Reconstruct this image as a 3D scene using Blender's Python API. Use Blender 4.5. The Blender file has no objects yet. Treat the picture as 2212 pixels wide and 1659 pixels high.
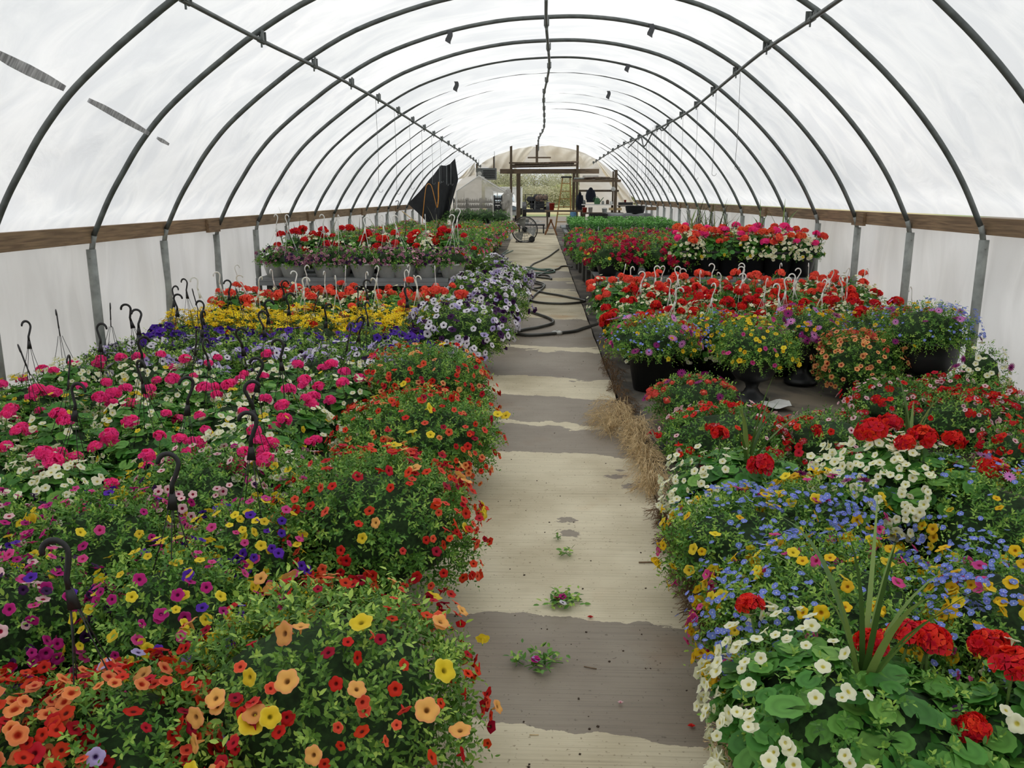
import bpy, math, random
import numpy as np
from mathutils import Vector, Matrix
PI = math.pi
C = bpy.context.scene.collection
RS = np.random.RandomState
# ------------------------------------------------------------------ place
CAMZ, PITCH, YAW, FPX = 1.60, 0.2225, 0.034, 1800.0
def gz(y): return 0.04 + 0.0183 * y                     # the ground climbs gently towards the far door
def ray(u, v):
    x = (u - 1106) / FPX; w = -(v - 829.5) / FPX; d = 1.0
    c, s = math.cos(PITCH), math.sin(PITCH)
    y = d * c + w * s; z = -d * s + w * c
    c, s = math.cos(YAW), math.sin(YAW)
    return c * x - s * y, s * x + c * y, z
def on_ground(u, v, h=0.0):
    x, y, z = ray(u, v)                                  # CAMZ + t z = .04+.0183 t y + h
    t = (CAMZ - 0.04 - h) / (0.0183 * y - z)
    return x * t, y * t
def at_depth(u, v, Y):
    x, y, z = ray(u, v); t = Y / y
    return x * t, Y, CAMZ + z * t
# ------------------------------------------------------------------ materials
def srgb(h):
    h = h.lstrip('#'); o = []
    for i in (0, 2, 4):
        c = int(h[i:i + 2], 16) / 255
        o.append(c / 12.92 if c <= .04045 else ((c + .055) / 1.055) ** 2.4)
    return (*o, 1)
def newmat(name):
    m = bpy.data.materials.new(name); m.use_nodes = True
    nt = m.node_tree; nt.nodes.clear()
    out = nt.nodes.new('ShaderNodeOutputMaterial')
    return m, nt, out
def N(nt, t, **kw):
    n = nt.nodes.new(t)
    for k, v in kw.items():
        if k.startswith('i_'): n.inputs[k[2:].replace('_', ' ')].default_value = v
        else: setattr(n, k, v)
    return n
def ramp(nt, stops, interp='LINEAR'):
    n = nt.nodes.new('ShaderNodeValToRGB'); cr = n.color_ramp; cr.interpolation = interp
    cr.elements[0].position = stops[0][0]; cr.elements[0].color = stops[0][1]
    cr.elements[1].position = stops[-1][0]; cr.elements[1].color = stops[-1][1]
    for p, c in stops[1:-1]:
        e = cr.elements.new(p); e.color = c
    return n
def simple(name, col, rough=.6, metal=0.0, noise=.12, scale=30, bump=0.0, spec=.5):
    m, nt, out = newmat(name)
    b = N(nt, 'ShaderNodeBsdfPrincipled'); b.inputs['Roughness'].default_value = rough
    b.inputs['Metallic'].default_value = metal; b.inputs['Specular IOR Level'].default_value = spec
    tc = N(nt, 'ShaderNodeTexCoord'); no = N(nt, 'ShaderNodeTexNoise'); no.inputs['Scale'].default_value = scale
    no.inputs['Detail'].default_value = 4
    nt.links.new(tc.outputs['Object'], no.inputs['Vector'])
    c = srgb(col); lo = tuple(x * (1 - noise * 1.6) for x in c[:3]) + (1,); hi = tuple(min(1, x * (1 + noise * 1.6)) for x in c[:3]) + (1,)
    r = ramp(nt, [(.3, lo), (.7, hi)]); nt.links.new(no.outputs['Fac'], r.inputs['Fac'])
    nt.links.new(r.outputs['Color'], b.inputs['Base Color'])
    if bump:
        bp = N(nt, 'ShaderNodeBump'); bp.inputs['Strength'].default_value = bump; bp.inputs['Distance'].default_value = .01
        nt.links.new(no.outputs['Fac'], bp.inputs['Height']); nt.links.new(bp.outputs['Normal'], b.inputs['Normal'])
    nt.links.new(b.outputs[0], out.inputs[0])
    return m
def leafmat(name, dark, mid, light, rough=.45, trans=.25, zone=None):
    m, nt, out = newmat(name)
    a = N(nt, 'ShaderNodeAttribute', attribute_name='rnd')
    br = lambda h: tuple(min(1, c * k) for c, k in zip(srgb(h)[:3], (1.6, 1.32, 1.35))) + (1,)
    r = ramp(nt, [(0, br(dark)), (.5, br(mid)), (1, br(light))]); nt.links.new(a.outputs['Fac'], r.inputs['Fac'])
    col = r.outputs['Color']
    if zone:
        a2 = N(nt, 'ShaderNodeAttribute', attribute_name='rad')
        r2 = ramp(nt, [(0, srgb(light)), (.25, (1, 1, 1, 1)), (.55, srgb(zone)), (.75, (1, 1, 1, 1)), (1, (1, 1, 1, 1))])
        nt.links.new(a2.outputs['Fac'], r2.inputs['Fac'])
        mx = N(nt, 'ShaderNodeMix', data_type='RGBA', blend_type='MULTIPLY'); mx.inputs['Factor'].default_value = .35
        nt.links.new(col, mx.inputs['A']); nt.links.new(r2.outputs['Color'], mx.inputs['B']); col = mx.outputs['Result']
    b = N(nt, 'ShaderNodeBsdfPrincipled'); b.inputs['Roughness'].default_value = rough
    b.inputs['Specular IOR Level'].default_value = .35
    nt.links.new(col, b.inputs['Base Color'])
    t = N(nt, 'ShaderNodeBsdfTranslucent'); nt.links.new(col, t.inputs['Color'])
    mx = N(nt, 'ShaderNodeMixShader'); mx.inputs[0].default_value = trans
    nt.links.new(b.outputs[0], mx.inputs[1]); nt.links.new(t.outputs[0], mx.inputs[2]); nt.links.new(mx.outputs[0], out.inputs[0])
    return m
PET = {}
def petal(key, label, rim, throat=None, edge=None, t0=.18, t1=.34, jit=.10, white=None):
    m, nt, out = newmat('petal_' + key)
    a = N(nt, 'ShaderNodeAttribute', attribute_name='rad'); b_ = N(nt, 'ShaderNodeAttribute', attribute_name='rnd')
    st = [(0, srgb(throat or rim)), (t0, srgb(throat or rim)), (t1, srgb(rim)), (.8, srgb(rim)), (1, srgb(edge or rim))]
    r = ramp(nt, st); nt.links.new(a.outputs['Fac'], r.inputs['Fac'])
    h = N(nt, 'ShaderNodeHueSaturation')
    mp = N(nt, 'ShaderNodeMapRange'); mp.inputs['To Min'].default_value = 1 - jit * 2.2; mp.inputs['To Max'].default_value = 1 + jit
    nt.links.new(b_.outputs['Fac'], mp.inputs['Value']); nt.links.new(mp.outputs[0], h.inputs['Value'])
    mp2 = N(nt, 'ShaderNodeMapRange'); mp2.inputs['To Min'].default_value = .5 - jit * .07; mp2.inputs['To Max'].default_value = .5 + jit * .07
    nt.links.new(b_.outputs['Fac'], mp2.inputs['Value']); nt.links.new(mp2.outputs[0], h.inputs['Hue'])
    nt.links.new(r.outputs['Color'], h.inputs['Color'])
    b = N(nt, 'ShaderNodeBsdfPrincipled'); b.inputs['Roughness'].default_value = .6; b.inputs['Specular IOR Level'].default_value = .2
    nt.links.new(h.outputs[0], b.inputs['Base Color'])
    t = N(nt, 'ShaderNodeBsdfTranslucent'); nt.links.new(h.outputs[0], t.inputs['Color'])
    mx = N(nt, 'ShaderNodeMixShader'); mx.inputs[0].default_value = .3
    nt.links.new(b.outputs[0], mx.inputs[1]); nt.links.new(t.outputs[0], mx.inputs[2]); nt.links.new(mx.outputs[0], out.inputs[0])
    m['flower_label'] = label
    PET[key] = m; return m
petal('red', 'deep red flower', '#c01218', '#5a0a0c', jit=.2)
petal('brickred', 'scarlet flower', '#d8281e', '#7a1008', jit=.15)
petal('coralstripe', 'coral red flower', '#e64a38', '#8a1a10', '#ee7450')
petal('peach', 'large peach flower', '#f0b060', '#8a5a28', '#f2a070', t0=.12, t1=.3)
petal('yellow', 'yellow flower', '#efd030', '#9a8a18', '#f2dc50', t0=.1, t1=.3)
petal('goldyellow', 'golden yellow flower', '#f0c222', '#b87a10')
petal('orange', 'orange flower with red throat', '#ee8a50', '#b02808', '#f29a68', t0=.25, t1=.5)
petal('apricot', 'apricot flower with dark red eye', '#f2a468', '#a81c14', '#f2b078', t0=.3, t1=.42)
petal('magenta', 'magenta flower', '#bb1f7c', '#5a0a3c', '#c43a90')
petal('mpink', 'bright pink flower', '#d8458f', '#a81050', '#e0609c')
petal('purple', 'violet flower', '#5526a8', '#220a50', '#6232b8')
petal('bluepurple', 'blue violet flower', '#4a2496', '#1c0a44', '#5a34ae')
petal('darkpurple', 'near black purple flower', '#3a1648', '#150520')
petal('palepink', 'pale pink flower with crimson eye', '#ecc0c6', '#a01240', '#eac6cc', t0=.26, t1=.36)
petal('whiteviolet', 'white flower with dark purple throat', '#eee8f2', '#2a1238', '#e6dcf0', t0=.2, t1=.36)
petal('lavender', 'lavender flower', '#bdaee2', '#3a1c5a', '#c8bcea', t0=.14, t1=.4)
petal('cream', 'creamy white flower', '#f1f0d0', '#dcd060', '#f4f4e0', t0=.16, t1=.34, jit=.04)
petal('hotpink', 'hot pink geranium flower head', '#ff3c92', '#d81a70', '#ff5aa0', jit=.07)
petal('redger', 'bright red geranium flower head', '#de1a1e', '#9a0a0a', '#ec2a26', jit=.12)
petal('coralger', 'coral geranium flower head', '#fc5a46', '#d03020', '#ff7860', jit=.10)
petal('orangeger', 'orange geranium flower head', '#f8623a', '#c83010', '#fa7a50', jit=.10)
petal('crimson', 'crimson pink verbena flower head', '#c81e4c', '#800c2c', '#d83462', jit=.15)
petal('verred', 'red verbena flower head with white centres', '#d42028', '#f2dcdc', '#dc3034', t0=.32, t1=.42, jit=.1)
petal('vercoral', 'coral verbena flower head', '#ee5c4c', '#f6a890', '#f27060', t0=.1, t1=.3)
petal('bidens', 'yellow star shaped flower', '#ffe022', '#e0a812', '#ffe84c')
petal('lobelia', 'blue lobelia flower', '#7e90e2', '#e8e8f8', '#8a9cea', t0=.1, t1=.25)
petal('daisy', 'purple daisy', '#8e1a70', '#1c1030', '#a02c84', t0=.16, t1=.24)
petal('pinkdaisy', 'pink daisy', '#d884cc', '#241440', '#e09cd6', t0=.16, t1=.24)
petal('mauve', 'dusty mauve flower', '#a06a80', '#50202c', '#b48494')
M = {}
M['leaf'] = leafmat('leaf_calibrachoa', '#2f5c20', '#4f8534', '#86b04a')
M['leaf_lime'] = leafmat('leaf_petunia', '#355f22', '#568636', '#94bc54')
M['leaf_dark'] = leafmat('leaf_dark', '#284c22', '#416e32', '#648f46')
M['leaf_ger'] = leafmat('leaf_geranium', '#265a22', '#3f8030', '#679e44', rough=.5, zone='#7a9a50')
M['leaf_gray'] = leafmat('leaf_greygreen', '#3a5440', '#587858', '#7e9a74')
M['blade'] = leafmat('leaf_blade', '#2a4a20', '#4a6c30', '#6c8a48', trans=.15)
M['blade_dark'] = leafmat('leaf_blade_dark', '#2c3624', '#48523a', '#606a4c', trans=.1)
M['seedling'] = leafmat('leaf_seedling', '#225a26', '#3a7a36', '#68a850')
M['tree'] = leafmat('leaf_hazed_tree', '#84937c', '#9eae90', '#b8c2a6', rough=.9)  # distance haze is mixed into the leaf colour, here and for the hedge
M['tree2'] = leafmat('leaf_hedge_tree', '#74865e', '#90a270', '#aaba8a', rough=.9)
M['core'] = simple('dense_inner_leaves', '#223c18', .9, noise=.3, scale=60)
M['stem'] = simple('green_stem', '#5a7a34', .7)
M['pot'] = simple('black_plastic', '#1c1d1f', .45, noise=.15, scale=8)
M['potwhite'] = simple('white_plastic_pot', '#d4d6d2', .5, noise=.05)
M['hookblack'] = simple('black_hanger_plastic', '#232324', .42, noise=.1, spec=.4)
M['hookwhite'] = simple('white_hanger_plastic', '#e2e2dc', .5, noise=.03)
M['steel'] = simple('galvanized_pipe', '#5d6260', .5, .35, noise=.18, scale=14)
M['steel_l'] = simple('galvanized_post', '#8a8e8a', .55, .3, noise=.15, scale=14)
M['tape'] = simple('dark_tape', '#3a3c3e', .6)
M['wire'] = simple('grey_wire', '#7c8080', .5, .3)
def woodmat(name, a, b, sc=(1.5, 30, 30)):
    m, nt, out = newmat(name)
    tc = N(nt, 'ShaderNodeTexCoord'); mp = N(nt, 'ShaderNodeMapping'); mp.inputs['Scale'].default_value = sc
    no = N(nt, 'ShaderNodeTexNoise'); no.inputs['Scale'].default_value = 2; no.inputs['Detail'].default_value = 6; no.inputs['Distortion'].default_value = .6
    no2 = N(nt, 'ShaderNodeTexNoise'); no2.inputs['Scale'].default_value = 1.3
    nt.links.new(tc.outputs['Object'], mp.inputs[0]); nt.links.new(mp.outputs[0], no.inputs['Vector']); nt.links.new(tc.outputs['Object'], no2.inputs['Vector'])
    r = ramp(nt, [(.3, srgb(a)), (.72, srgb(b))]); nt.links.new(no.outputs['Fac'], r.inputs['Fac'])
    mx = N(nt, 'ShaderNodeMix', data_type='RGBA', blend_type='MULTIPLY'); mx.inputs['Factor'].default_value = .5
    r2 = ramp(nt, [(.35, (.55, .55, .55, 1)), (.65, (1, 1, 1, 1))]); nt.links.new(no2.outputs['Fac'], r2.inputs['Fac'])
    nt.links.new(r.outputs['Color'], mx.inputs['A']); nt.links.new(r2.outputs['Color'], mx.inputs['B'])
    p = N(nt, 'ShaderNodeBsdfPrincipled'); p.inputs['Roughness'].default_value = .8
    nt.links.new(mx.outputs['Result'], p.inputs['Base Color']); nt.links.new(p.outputs[0], out.inputs[0]); return m
M['board'] = woodmat('weathered_board', '#6a5440', '#a08666', (30, 1.5, 30))
M['wood'] = woodmat('old_timber', '#3e342a', '#75654f', (30, 30, 2))
M['woodx'] = woodmat('old_timber_beam', '#54463a', '#8c7860', (2, 30, 30))
M['ladder'] = woodmat('ladder_wood', '#9a7440', '#c8a060', (30, 30, 2))
M['pallet'] = woodmat('reddish_wood', '#5c3a24', '#8e6038', (3, 20, 20))
M['bench'] = simple('grey_bench_boards', '#7c7f80', .7, noise=.12, scale=6)
M['block'] = simple('concrete_block', '#4e4b45', .9, noise=.15, scale=12, bump=.2)
M['shade'] = simple('black_shade_cloth', '#26282a', .85, noise=.15, scale=10)
M['hose'] = simple('black_rubber_hose', '#3a3a34', .4, noise=.25, scale=10)
M['hosegreen'] = simple('green_hose', '#4c6a5c', .45, noise=.15)
M['orange'] = simple('orange_cord', '#d08a30', .5)
M['straw'] = simple('dry_straw', '#cdb488', .8, noise=.25, scale=40)
M['strawdark'] = simple('dry_brown_grass', '#6e5438', .9, noise=.3, scale=40)
M['white'] = simple('white_paint', '#dcdcd8', .5, noise=.05)
M['blue'] = simple('blue_plastic', '#4a7a9c', .5)
M['red'] = simple('red_plastic', '#a83428', .5)
M['greenplastic'] = simple('green_plastic', '#3a6a40', .5)
M['jacket'] = simple('navy_cloth', '#1c2230', .9)
M['dark'] = simple('dark_machine', '#2c2e30', .5, .3, noise=.3, scale=20)
M['rust'] = simple('worn_steel', '#6c5c50', .6, .5, noise=.3, scale=20)
M['tire'] = simple('tire_rubber', '#222222', .8)
M['glass'] = simple('dark_window_glass', '#66757c', .15, .2)
M['alu'] = simple('fan_blade_metal', '#b4b4ae', .5, .3)
M['heater'] = simple('grey_heater_metal', '#6e716e', .5, .4)
M['fabric'] = simple('blue_weed_fabric', '#30506c', .75, noise=.25, scale=6)
M['debris'] = simple('soil_crumbs', '#3a2c20', .95)
def plastic(name, c0, c1, dirt, sx=1.0, tl=.80, clear=0.0, stretch=1.3):
    """milky greenhouse film: lets daylight through, cloudy patches of thicker haze, long creases"""
    m, nt, out = newmat(name)
    tc = N(nt, 'ShaderNodeTexCoord')
    mp = N(nt, 'ShaderNodeMapping'); mp.inputs['Scale'].default_value = (.5 * sx, 1.5, stretch); mp.inputs['Rotation'].default_value = (.5, 0, 0)
    no = N(nt, 'ShaderNodeTexNoise'); no.inputs['Scale'].default_value = 1.6; no.inputs['Detail'].default_value = 5; no.inputs['Distortion'].default_value = .7; no.inputs['Roughness'].default_value = .5
    nt.links.new(tc.outputs['Object'], mp.inputs[0]); nt.links.new(mp.outputs[0], no.inputs['Vector'])
    r = ramp(nt, [(.36, srgb(c0)), (.5, srgb(c1)), (.64, srgb(c0))]); nt.links.new(no.outputs['Fac'], r.inputs['Fac'])
    n2 = N(nt, 'ShaderNodeTexNoise'); n2.inputs['Scale'].default_value = .55; n2.inputs['Detail'].default_value = 3
    nt.links.new(tc.outputs['Object'], n2.inputs['Vector'])
    r2 = ramp(nt, [(.35, srgb(dirt)), (.6, (1, 1, 1, 1))]); nt.links.new(n2.outputs['Fac'], r2.inputs['Fac'])
    mx = N(nt, 'ShaderNodeMix', data_type='RGBA', blend_type='MULTIPLY'); mx.inputs['Factor'].default_value = .8
    nt.links.new(r.outputs['Color'], mx.inputs['A']); nt.links.new(r2.outputs['Color'], mx.inputs['B'])
    t = N(nt, 'ShaderNodeBsdfTranslucent'); nt.links.new(mx.outputs['Result'], t.inputs['Color'])
    d = N(nt, 'ShaderNodeBsdfDiffuse'); nt.links.new(mx.outputs['Result'], d.inputs['Color'])
    bp = N(nt, 'ShaderNodeBump'); bp.inputs['Strength'].default_value = .6; bp.inputs['Distance'].default_value = .05
    nt.links.new(no.outputs['Fac'], bp.inputs['Height']); nt.links.new(bp.outputs[0], d.inputs['Normal']); nt.links.new(bp.outputs[0], t.inputs['Normal'])
    ms = N(nt, 'ShaderNodeMixShader'); ms.inputs[0].default_value = tl
    nt.links.new(d.outputs[0], ms.inputs[1]); nt.links.new(t.outputs[0], ms.inputs[2]); last = ms
    if clear:
        tr = N(nt, 'ShaderNodeBsdfTransparent'); m2 = N(nt, 'ShaderNodeMixShader'); m2.inputs[0].default_value = clear
        nt.links.new(ms.outputs[0], m2.inputs[1]); nt.links.new(tr.outputs[0], m2.inputs[2]); last = m2
    nt.links.new(last.outputs[0], out.inputs[0]); return m
M['film'] = plastic('greenhouse_film', '#ebedef', '#f7f8f8', '#eceeef')
M['skirt'] = plastic('side_curtain_film', '#f0f0ee', '#fafaf8', '#ebe8e2', sx=3, stretch=.35)
M['film_end'] = plastic('yellowed_end_film', '#f6f1e6', '#fdfaf2', '#f6f1e8', tl=.92)
M['film_mini'] = plastic('cloudy_cover_film', '#dcd8ce', '#e8e4dc', '#e4e0d8', clear=.34)
M['film_wad'] = plastic('crumpled_film', '#d8d6d0', '#eceae6', '#ffffff', sx=6)
# ------------------------------------------------------------------ mesh engine
class Tpl:
    def __init__(s, verts, faces, rad=None):
        s.v = np.array(verts, float); s.loops = np.array([i for f in faces for i in f], np.int64)
        s.sizes = np.array([len(f) for f in faces], np.int64)
        s.rad = np.array(rad, float) if rad is not None else np.zeros(len(s.v))
class G:
    def __init__(s): s.V = []; s.L = []; s.S = []; s.MI = []; s.RAD = []; s.RND = []; s.n = 0
    def inst(s, tpl, pos, B, scale, mat=0, rnd=None, seed=0):
        pos = np.atleast_2d(pos); n = len(pos)
        if n == 0: return s
        scale = np.broadcast_to(np.asarray(scale, float).reshape(-1, 1) if np.ndim(scale) == 1 else np.asarray(scale, float), (n, 3) if np.ndim(scale) == 2 else (n, 1))
        lv = tpl.v[None] * scale[:, None, :]
        V = np.einsum('nij,nkj->nki', B, lv) + pos[:, None, :]
        k = len(tpl.v); off = s.n + np.arange(n)[:, None] * k
        s.V.append(V.reshape(-1, 3)); s.L.append((tpl.loops[None] + off).ravel()); s.S.append(np.tile(tpl.sizes, n))
        s.MI.append(np.full(n * len(tpl.sizes), mat)); s.RAD.append(np.tile(tpl.rad, n))
        if rnd is None: rnd = RS(seed + n).rand(n)
        s.RND.append(np.repeat(np.broadcast_to(rnd, (n,)), k)); s.n += n * k
        return s
    def raw(s, verts, faces, mat=0, rad=0.0, rnd=.5):
        verts = np.asarray(verts, float); off = s.n
        s.V.append(verts); s.L.append(np.array([i + off for f in faces for i in f], np.int64)); s.S.append(np.array([len(f) for f in faces], np.int64))
        s.MI.append(np.full(len(faces), mat)); s.RAD.append(np.full(len(verts), rad)); s.RND.append(np.full(len(verts), rnd)); s.n += len(verts)
        return s
    def box(s, c, d, mat=0, rz=0.0, ry=0.0, rx=0.0):
        M3 = (Matrix.Rotation(rz, 3, 'Z') @ Matrix.Rotation(ry, 3, 'Y') @ Matrix.Rotation(rx, 3, 'X'))
        vs = []
        for i in (-1, 1):
            for j in (-1, 1):
                for k in (-1, 1):
                    p = M3 @ Vector((i * d[0] / 2, j * d[1] / 2, k * d[2] / 2)); vs.append((p.x + c[0], p.y + c[1], p.z + c[2]))
        return s.raw(vs, [(0, 1, 3, 2), (4, 6, 7, 5), (0, 4, 5, 1), (2, 3, 7, 6), (0, 2, 6, 4), (1, 5, 7, 3)], mat)
    def bar(s, a, b, w, h=None, mat=0):
        """straight bar of rectangular section from a to b"""
        a = Vector(a); b = Vector(b); h = h or w
        d = (b - a).normalized(); up = Vector((0, 0, 1)) if abs(d.z) < .9 else Vector((0, 1, 0))
        x = d.cross(up).normalized(); z = x.cross(d)
        vs = []
        for p in (a, b):
            for i, j in ((-1, -1), (1, -1), (1, 1), (-1, 1)): vs.append(p + x * (i * w / 2) + z * (j * h / 2))
        return s.raw([tuple(v) for v in vs], [(3, 2, 1, 0), (4, 5, 6, 7), (0, 1, 5, 4), (1, 2, 6, 5), (2, 3, 7, 6), (3, 0, 4, 7)], mat)
    def tube(s, pts, r, seg=8, mat=0, flat=1.0, cap=True):
        P = [Vector(p) for p in pts]; n = len(P); R = r if hasattr(r, '__len__') else [r] * n
        vs = []; prev = None
        for i in range(n):
            t = (P[min(i + 1, n - 1)] - P[max(i - 1, 0)]).normalized()
            if prev is None: up = Vector((0, 0, 1)) if abs(t.z) < .9 else Vector((0, 1, 0)); x = t.cross(up).normalized()
            else: x = (prev - t * prev.dot(t)).normalized()
            prev = x; y = t.cross(x)
            for k in range(seg):
                a = 2 * PI * k / seg; vs.append(tuple(P[i] + x * (math.cos(a) * R[i]) + y * (math.sin(a) * R[i] * flat)))
        f = [(i * seg + k, i * seg + (k + 1) % seg, (i + 1) * seg + (k + 1) % seg, (i + 1) * seg + k) for i in range(n - 1) for k in range(seg)]
        if cap: f += [tuple(range(seg))[::-1], tuple((n - 1) * seg + k for k in range(seg))]
        return s.raw(vs, f, mat)
    def lathe(s, prof, seg=28, c=(0, 0, 0), mat=0, axis='z', scallop=0):
        vs = []
        for r, z in prof:
            for k in range(seg):
                a = 2 * PI * k / seg; x, y = r * math.cos(a), r * math.sin(a)
                vs.append((x + c[0], y + c[1], z + c[2]) if axis == 'z' else (x + c[0], z + c[1], y + c[2]) if axis == 'y' else (z + c[0], x + c[1], y + c[2]))
        n = len(prof)
        f = [(i * seg + k, i * seg + (k + 1) % seg, (i + 1) * seg + (k + 1) % seg, (i + 1) * seg + k) for i in range(n - 1) for k in range(seg)]
        return s.raw(vs, f, mat)
    def grid(s, fn, nu, nv, mat=0):
        vs = [fn(i / nu, j / nv) for i in range(nu + 1) for j in range(nv + 1)]
        f = [(i * (nv + 1) + j, (i + 1) * (nv + 1) + j, (i + 1) * (nv + 1) + j + 1, i * (nv + 1) + j + 1) for i in range(nu) for j in range(nv)]
        return s.raw(vs, f, mat)
    def mesh(s, name, mats, smooth=True):
        me = bpy.data.meshes.new(name)
        V = np.concatenate(s.V); L = np.concatenate(s.L); S = np.concatenate(s.S); MI = np.concatenate(s.MI)
        me.vertices.add(len(V)); me.vertices.foreach_set('co', V.astype(np.float32).ravel())
        me.loops.add(len(L)); me.loops.foreach_set('vertex_index', L.astype(np.int32))
        me.polygons.add(len(S)); st = np.concatenate([[0], np.cumsum(S)[:-1]])
        me.polygons.foreach_set('loop_start', st.astype(np.int32))
        me.polygons.foreach_set('material_index', MI.astype(np.int32))
        me.polygons.foreach_set('use_smooth', np.full(len(S), smooth))
        for nm, A in (('rad', s.RAD), ('rnd', s.RND)):
            at = me.attributes.new(nm, 'FLOAT', 'POINT'); at.data.foreach_set('value', np.concatenate(A).astype(np.float32))
        for m in (mats if isinstance(mats, (list, tuple)) else [mats]): me.materials.append(m)
        me.update(calc_edges=True); return me
def link(name, me, parent=None, loc=None, rot=None, scale=None, mat4=None):
    o = bpy.data.objects.new(name, me); C.objects.link(o)
    if parent is not None: o.parent = parent
    if mat4 is not None: o.matrix_basis = mat4
    if loc is not None: o.location = loc
    if rot is not None: o.rotation_euler = rot
    if scale is not None: o.scale = (scale,) * 3 if not hasattr(scale, '__len__') else scale
    return o
def obj(name, g, mats, parent=None, smooth=False, loc=None): return link(name, g.mesh(name, mats, smooth), parent, loc)
def thing(name, label, cat, loc=(0, 0, 0), rz=0.0, group=None):
    o = link(name, None, None, loc, (0, 0, rz)); tag(o, label, cat, group); return o
def tag(o, label, cat, group=None):
    o['label'] = label; o['category'] = cat
    if group: o['group'] = group
    return o
def struct(name, g, mats, smooth=False, parent=None):
    o = obj(name, g, mats, parent, smooth)
    if parent is None: o['kind'] = 'structure'
    return o
# ------------------------------------------------------------------ templates
def T_leaf():
    v = [(0, 0, 0), (-.21, .33, .05), (.21, .33, .05), (-.17, .7, .03), (.17, .7, .03), (0, 1, -.06), (0, .33, -.02), (0, .7, -.02)]
    return Tpl(v, [(0, 6, 1), (0, 2, 6), (1, 6, 7, 3), (6, 2, 4, 7), (3, 7, 5), (7, 4, 5)], [0, .5, .5, .8, .8, 1, .3, .6])
def T_leaf_lo(): return Tpl([(0, 0, 0), (-.27, .48, .06), (.27, .48, .06), (0, 1, -.05)], [(0, 3, 1), (0, 2, 3)], [0, .6, .6, 1])
def T_gerleaf(n=22, rings=True):
    v = [(0, 0, -.14)]; r = [0]; f = []
    for k in range(n):
        a = -PI / 2 + .28 + (2 * PI - .56) * k / (n - 1); v.append((.55 * math.cos(a), .55 * math.sin(a), .01)); r.append(.55)
    for k in range(n):
        a = -PI / 2 + .22 + (2 * PI - .44) * k / (n - 1); rr = .96 + .035 * math.cos(k * PI)
        v.append((rr * math.cos(a), rr * math.sin(a), .03 + .05 * math.sin(k * .9))); r.append(1)
    for k in range(n - 1): f += [(0, 1 + k, 2 + k), (1 + k, 1 + n + k, 2 + n + k, 2 + k)]
    return Tpl(v, f, r)
def T_gerleaf_lo(n=9):
    v = [(0, 0, -.12)]; r = [0.2]
    for k in range(n): a = 2 * PI * k / n; v.append((math.cos(a), math.sin(a), .1 * math.sin(k * 2.1))); r.append(1)
    return Tpl(v, [(0, 1 + k, 1 + (k + 1) % n) for k in range(n)], r)
def T_trumpet(seg=15, deep=True, lob=.16, tube=True):
    prof = [(.07, -.5, 0), (.2, -.16, .2), (.55, .0, .55), (.84, .03, .85), (1.0, -.05, 1.0)] if deep else [(.06, -.3, 0), (.3, -.08, .3), (1.0, .0, 1.0)]
    v = []; r = []; f = []
    for q, (rr, z, rd) in enumerate(prof):
        for k in range(seg):
            a = 2 * PI * k / seg; w = 1 - lob * rd * (1 - abs(math.cos(2.5 * a)) ** .7) if rr > .4 else 1
            v.append((rr * w * math.cos(a), rr * w * math.sin(a), z + (.07 * math.cos(5 * a + 1) * rd if rr > .4 else 0))); r.append(rd)
    for i in range(len(prof) - 1):
        for k in range(seg): f.append((i * seg + k, i * seg + (k + 1) % seg, (i + 1) * seg + (k + 1) % seg, (i + 1) * seg + k))
    f.append(tuple(range(seg))[::-1]); n0 = len(v)
    if tube:
        for (rr, z) in ((.24, -.17), (.07, -1.0)):
            for k in range(5): a = 2 * PI * k / 5; v.append((rr * math.cos(a), rr * math.sin(a), z)); r.append(.5)
        for k in range(5): f.append((n0 + k, n0 + (k + 1) % 5, n0 + 5 + (k + 1) % 5, n0 + 5 + k))
    return Tpl(v, f, r)
def T_floret(n=5, w=.62, notch=0.0, cup=.12):
    v = [(0, 0, 0)]; r = [0]; f = []
    for k in range(n):
        a = 2 * PI * k / n; b = w / 2 * 2 * PI / n * 1.5
        for (rr, da, z) in ((.5, -b * .8, .02), (.95, -b, cup), (1.0, 0, cup * .8), (.95, b, cup), (.5, b * .8, .02)):
            v.append((rr * math.cos(a + da), rr * math.sin(a + da), z + .04 * (k % 2))); r.append(rr)
        o = 1 + k * 5; f += [(0, o, o + 1, o + 2), (0, o + 2, o + 3, o + 4)]
    return Tpl(v, f, r)
def T_petals(n, w=.12, r0=.14, cup=.05):
    v = []; r = []; f = []
    for k in range(n):
        a = 2 * PI * k / n
        for rr, ww in ((r0, w * .5), (.7, w), (1, w * .35)):
            for s_ in (-1, 1):
                x = rr; y = s_ * ww; v.append((x * math.cos(a) - y * math.sin(a), x * math.sin(a) + y * math.cos(a), cup * rr)); r.append(max(rr, .25))
        o = k * 6; f += [(o, o + 1, o + 3, o + 2), (o + 2, o + 3, o + 5, o + 4)]
    n0 = len(v)
    for rr, z in ((.2, .0), (.12, .07)):
        for k in range(8): a = 2 * PI * k / 8; v.append((rr * math.cos(a), rr * math.sin(a), z)); r.append(0)
    for k in range(8): f.append((n0 + k, n0 + (k + 1) % 8, n0 + 8 + (k + 1) % 8, n0 + 8 + k))
    f.append(tuple(n0 + 8 + k for k in range(8)))
    return Tpl(v, f, r)
TL, TLL, TG, TGL = T_leaf(), T_leaf_lo(), T_gerleaf(), T_gerleaf_lo()
TT, TTL, TF = T_trumpet(20), T_trumpet(10, False, tube=False), T_floret()
TSTAR, TDAISY = T_petals(5, .24, .1), T_petals(14, .13, .16)
TLOB = T_floret(3, .75, cup=.1)
def nrm(a): return a / np.maximum(np.linalg.norm(a, axis=-1, keepdims=True), 1e-9)
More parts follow.
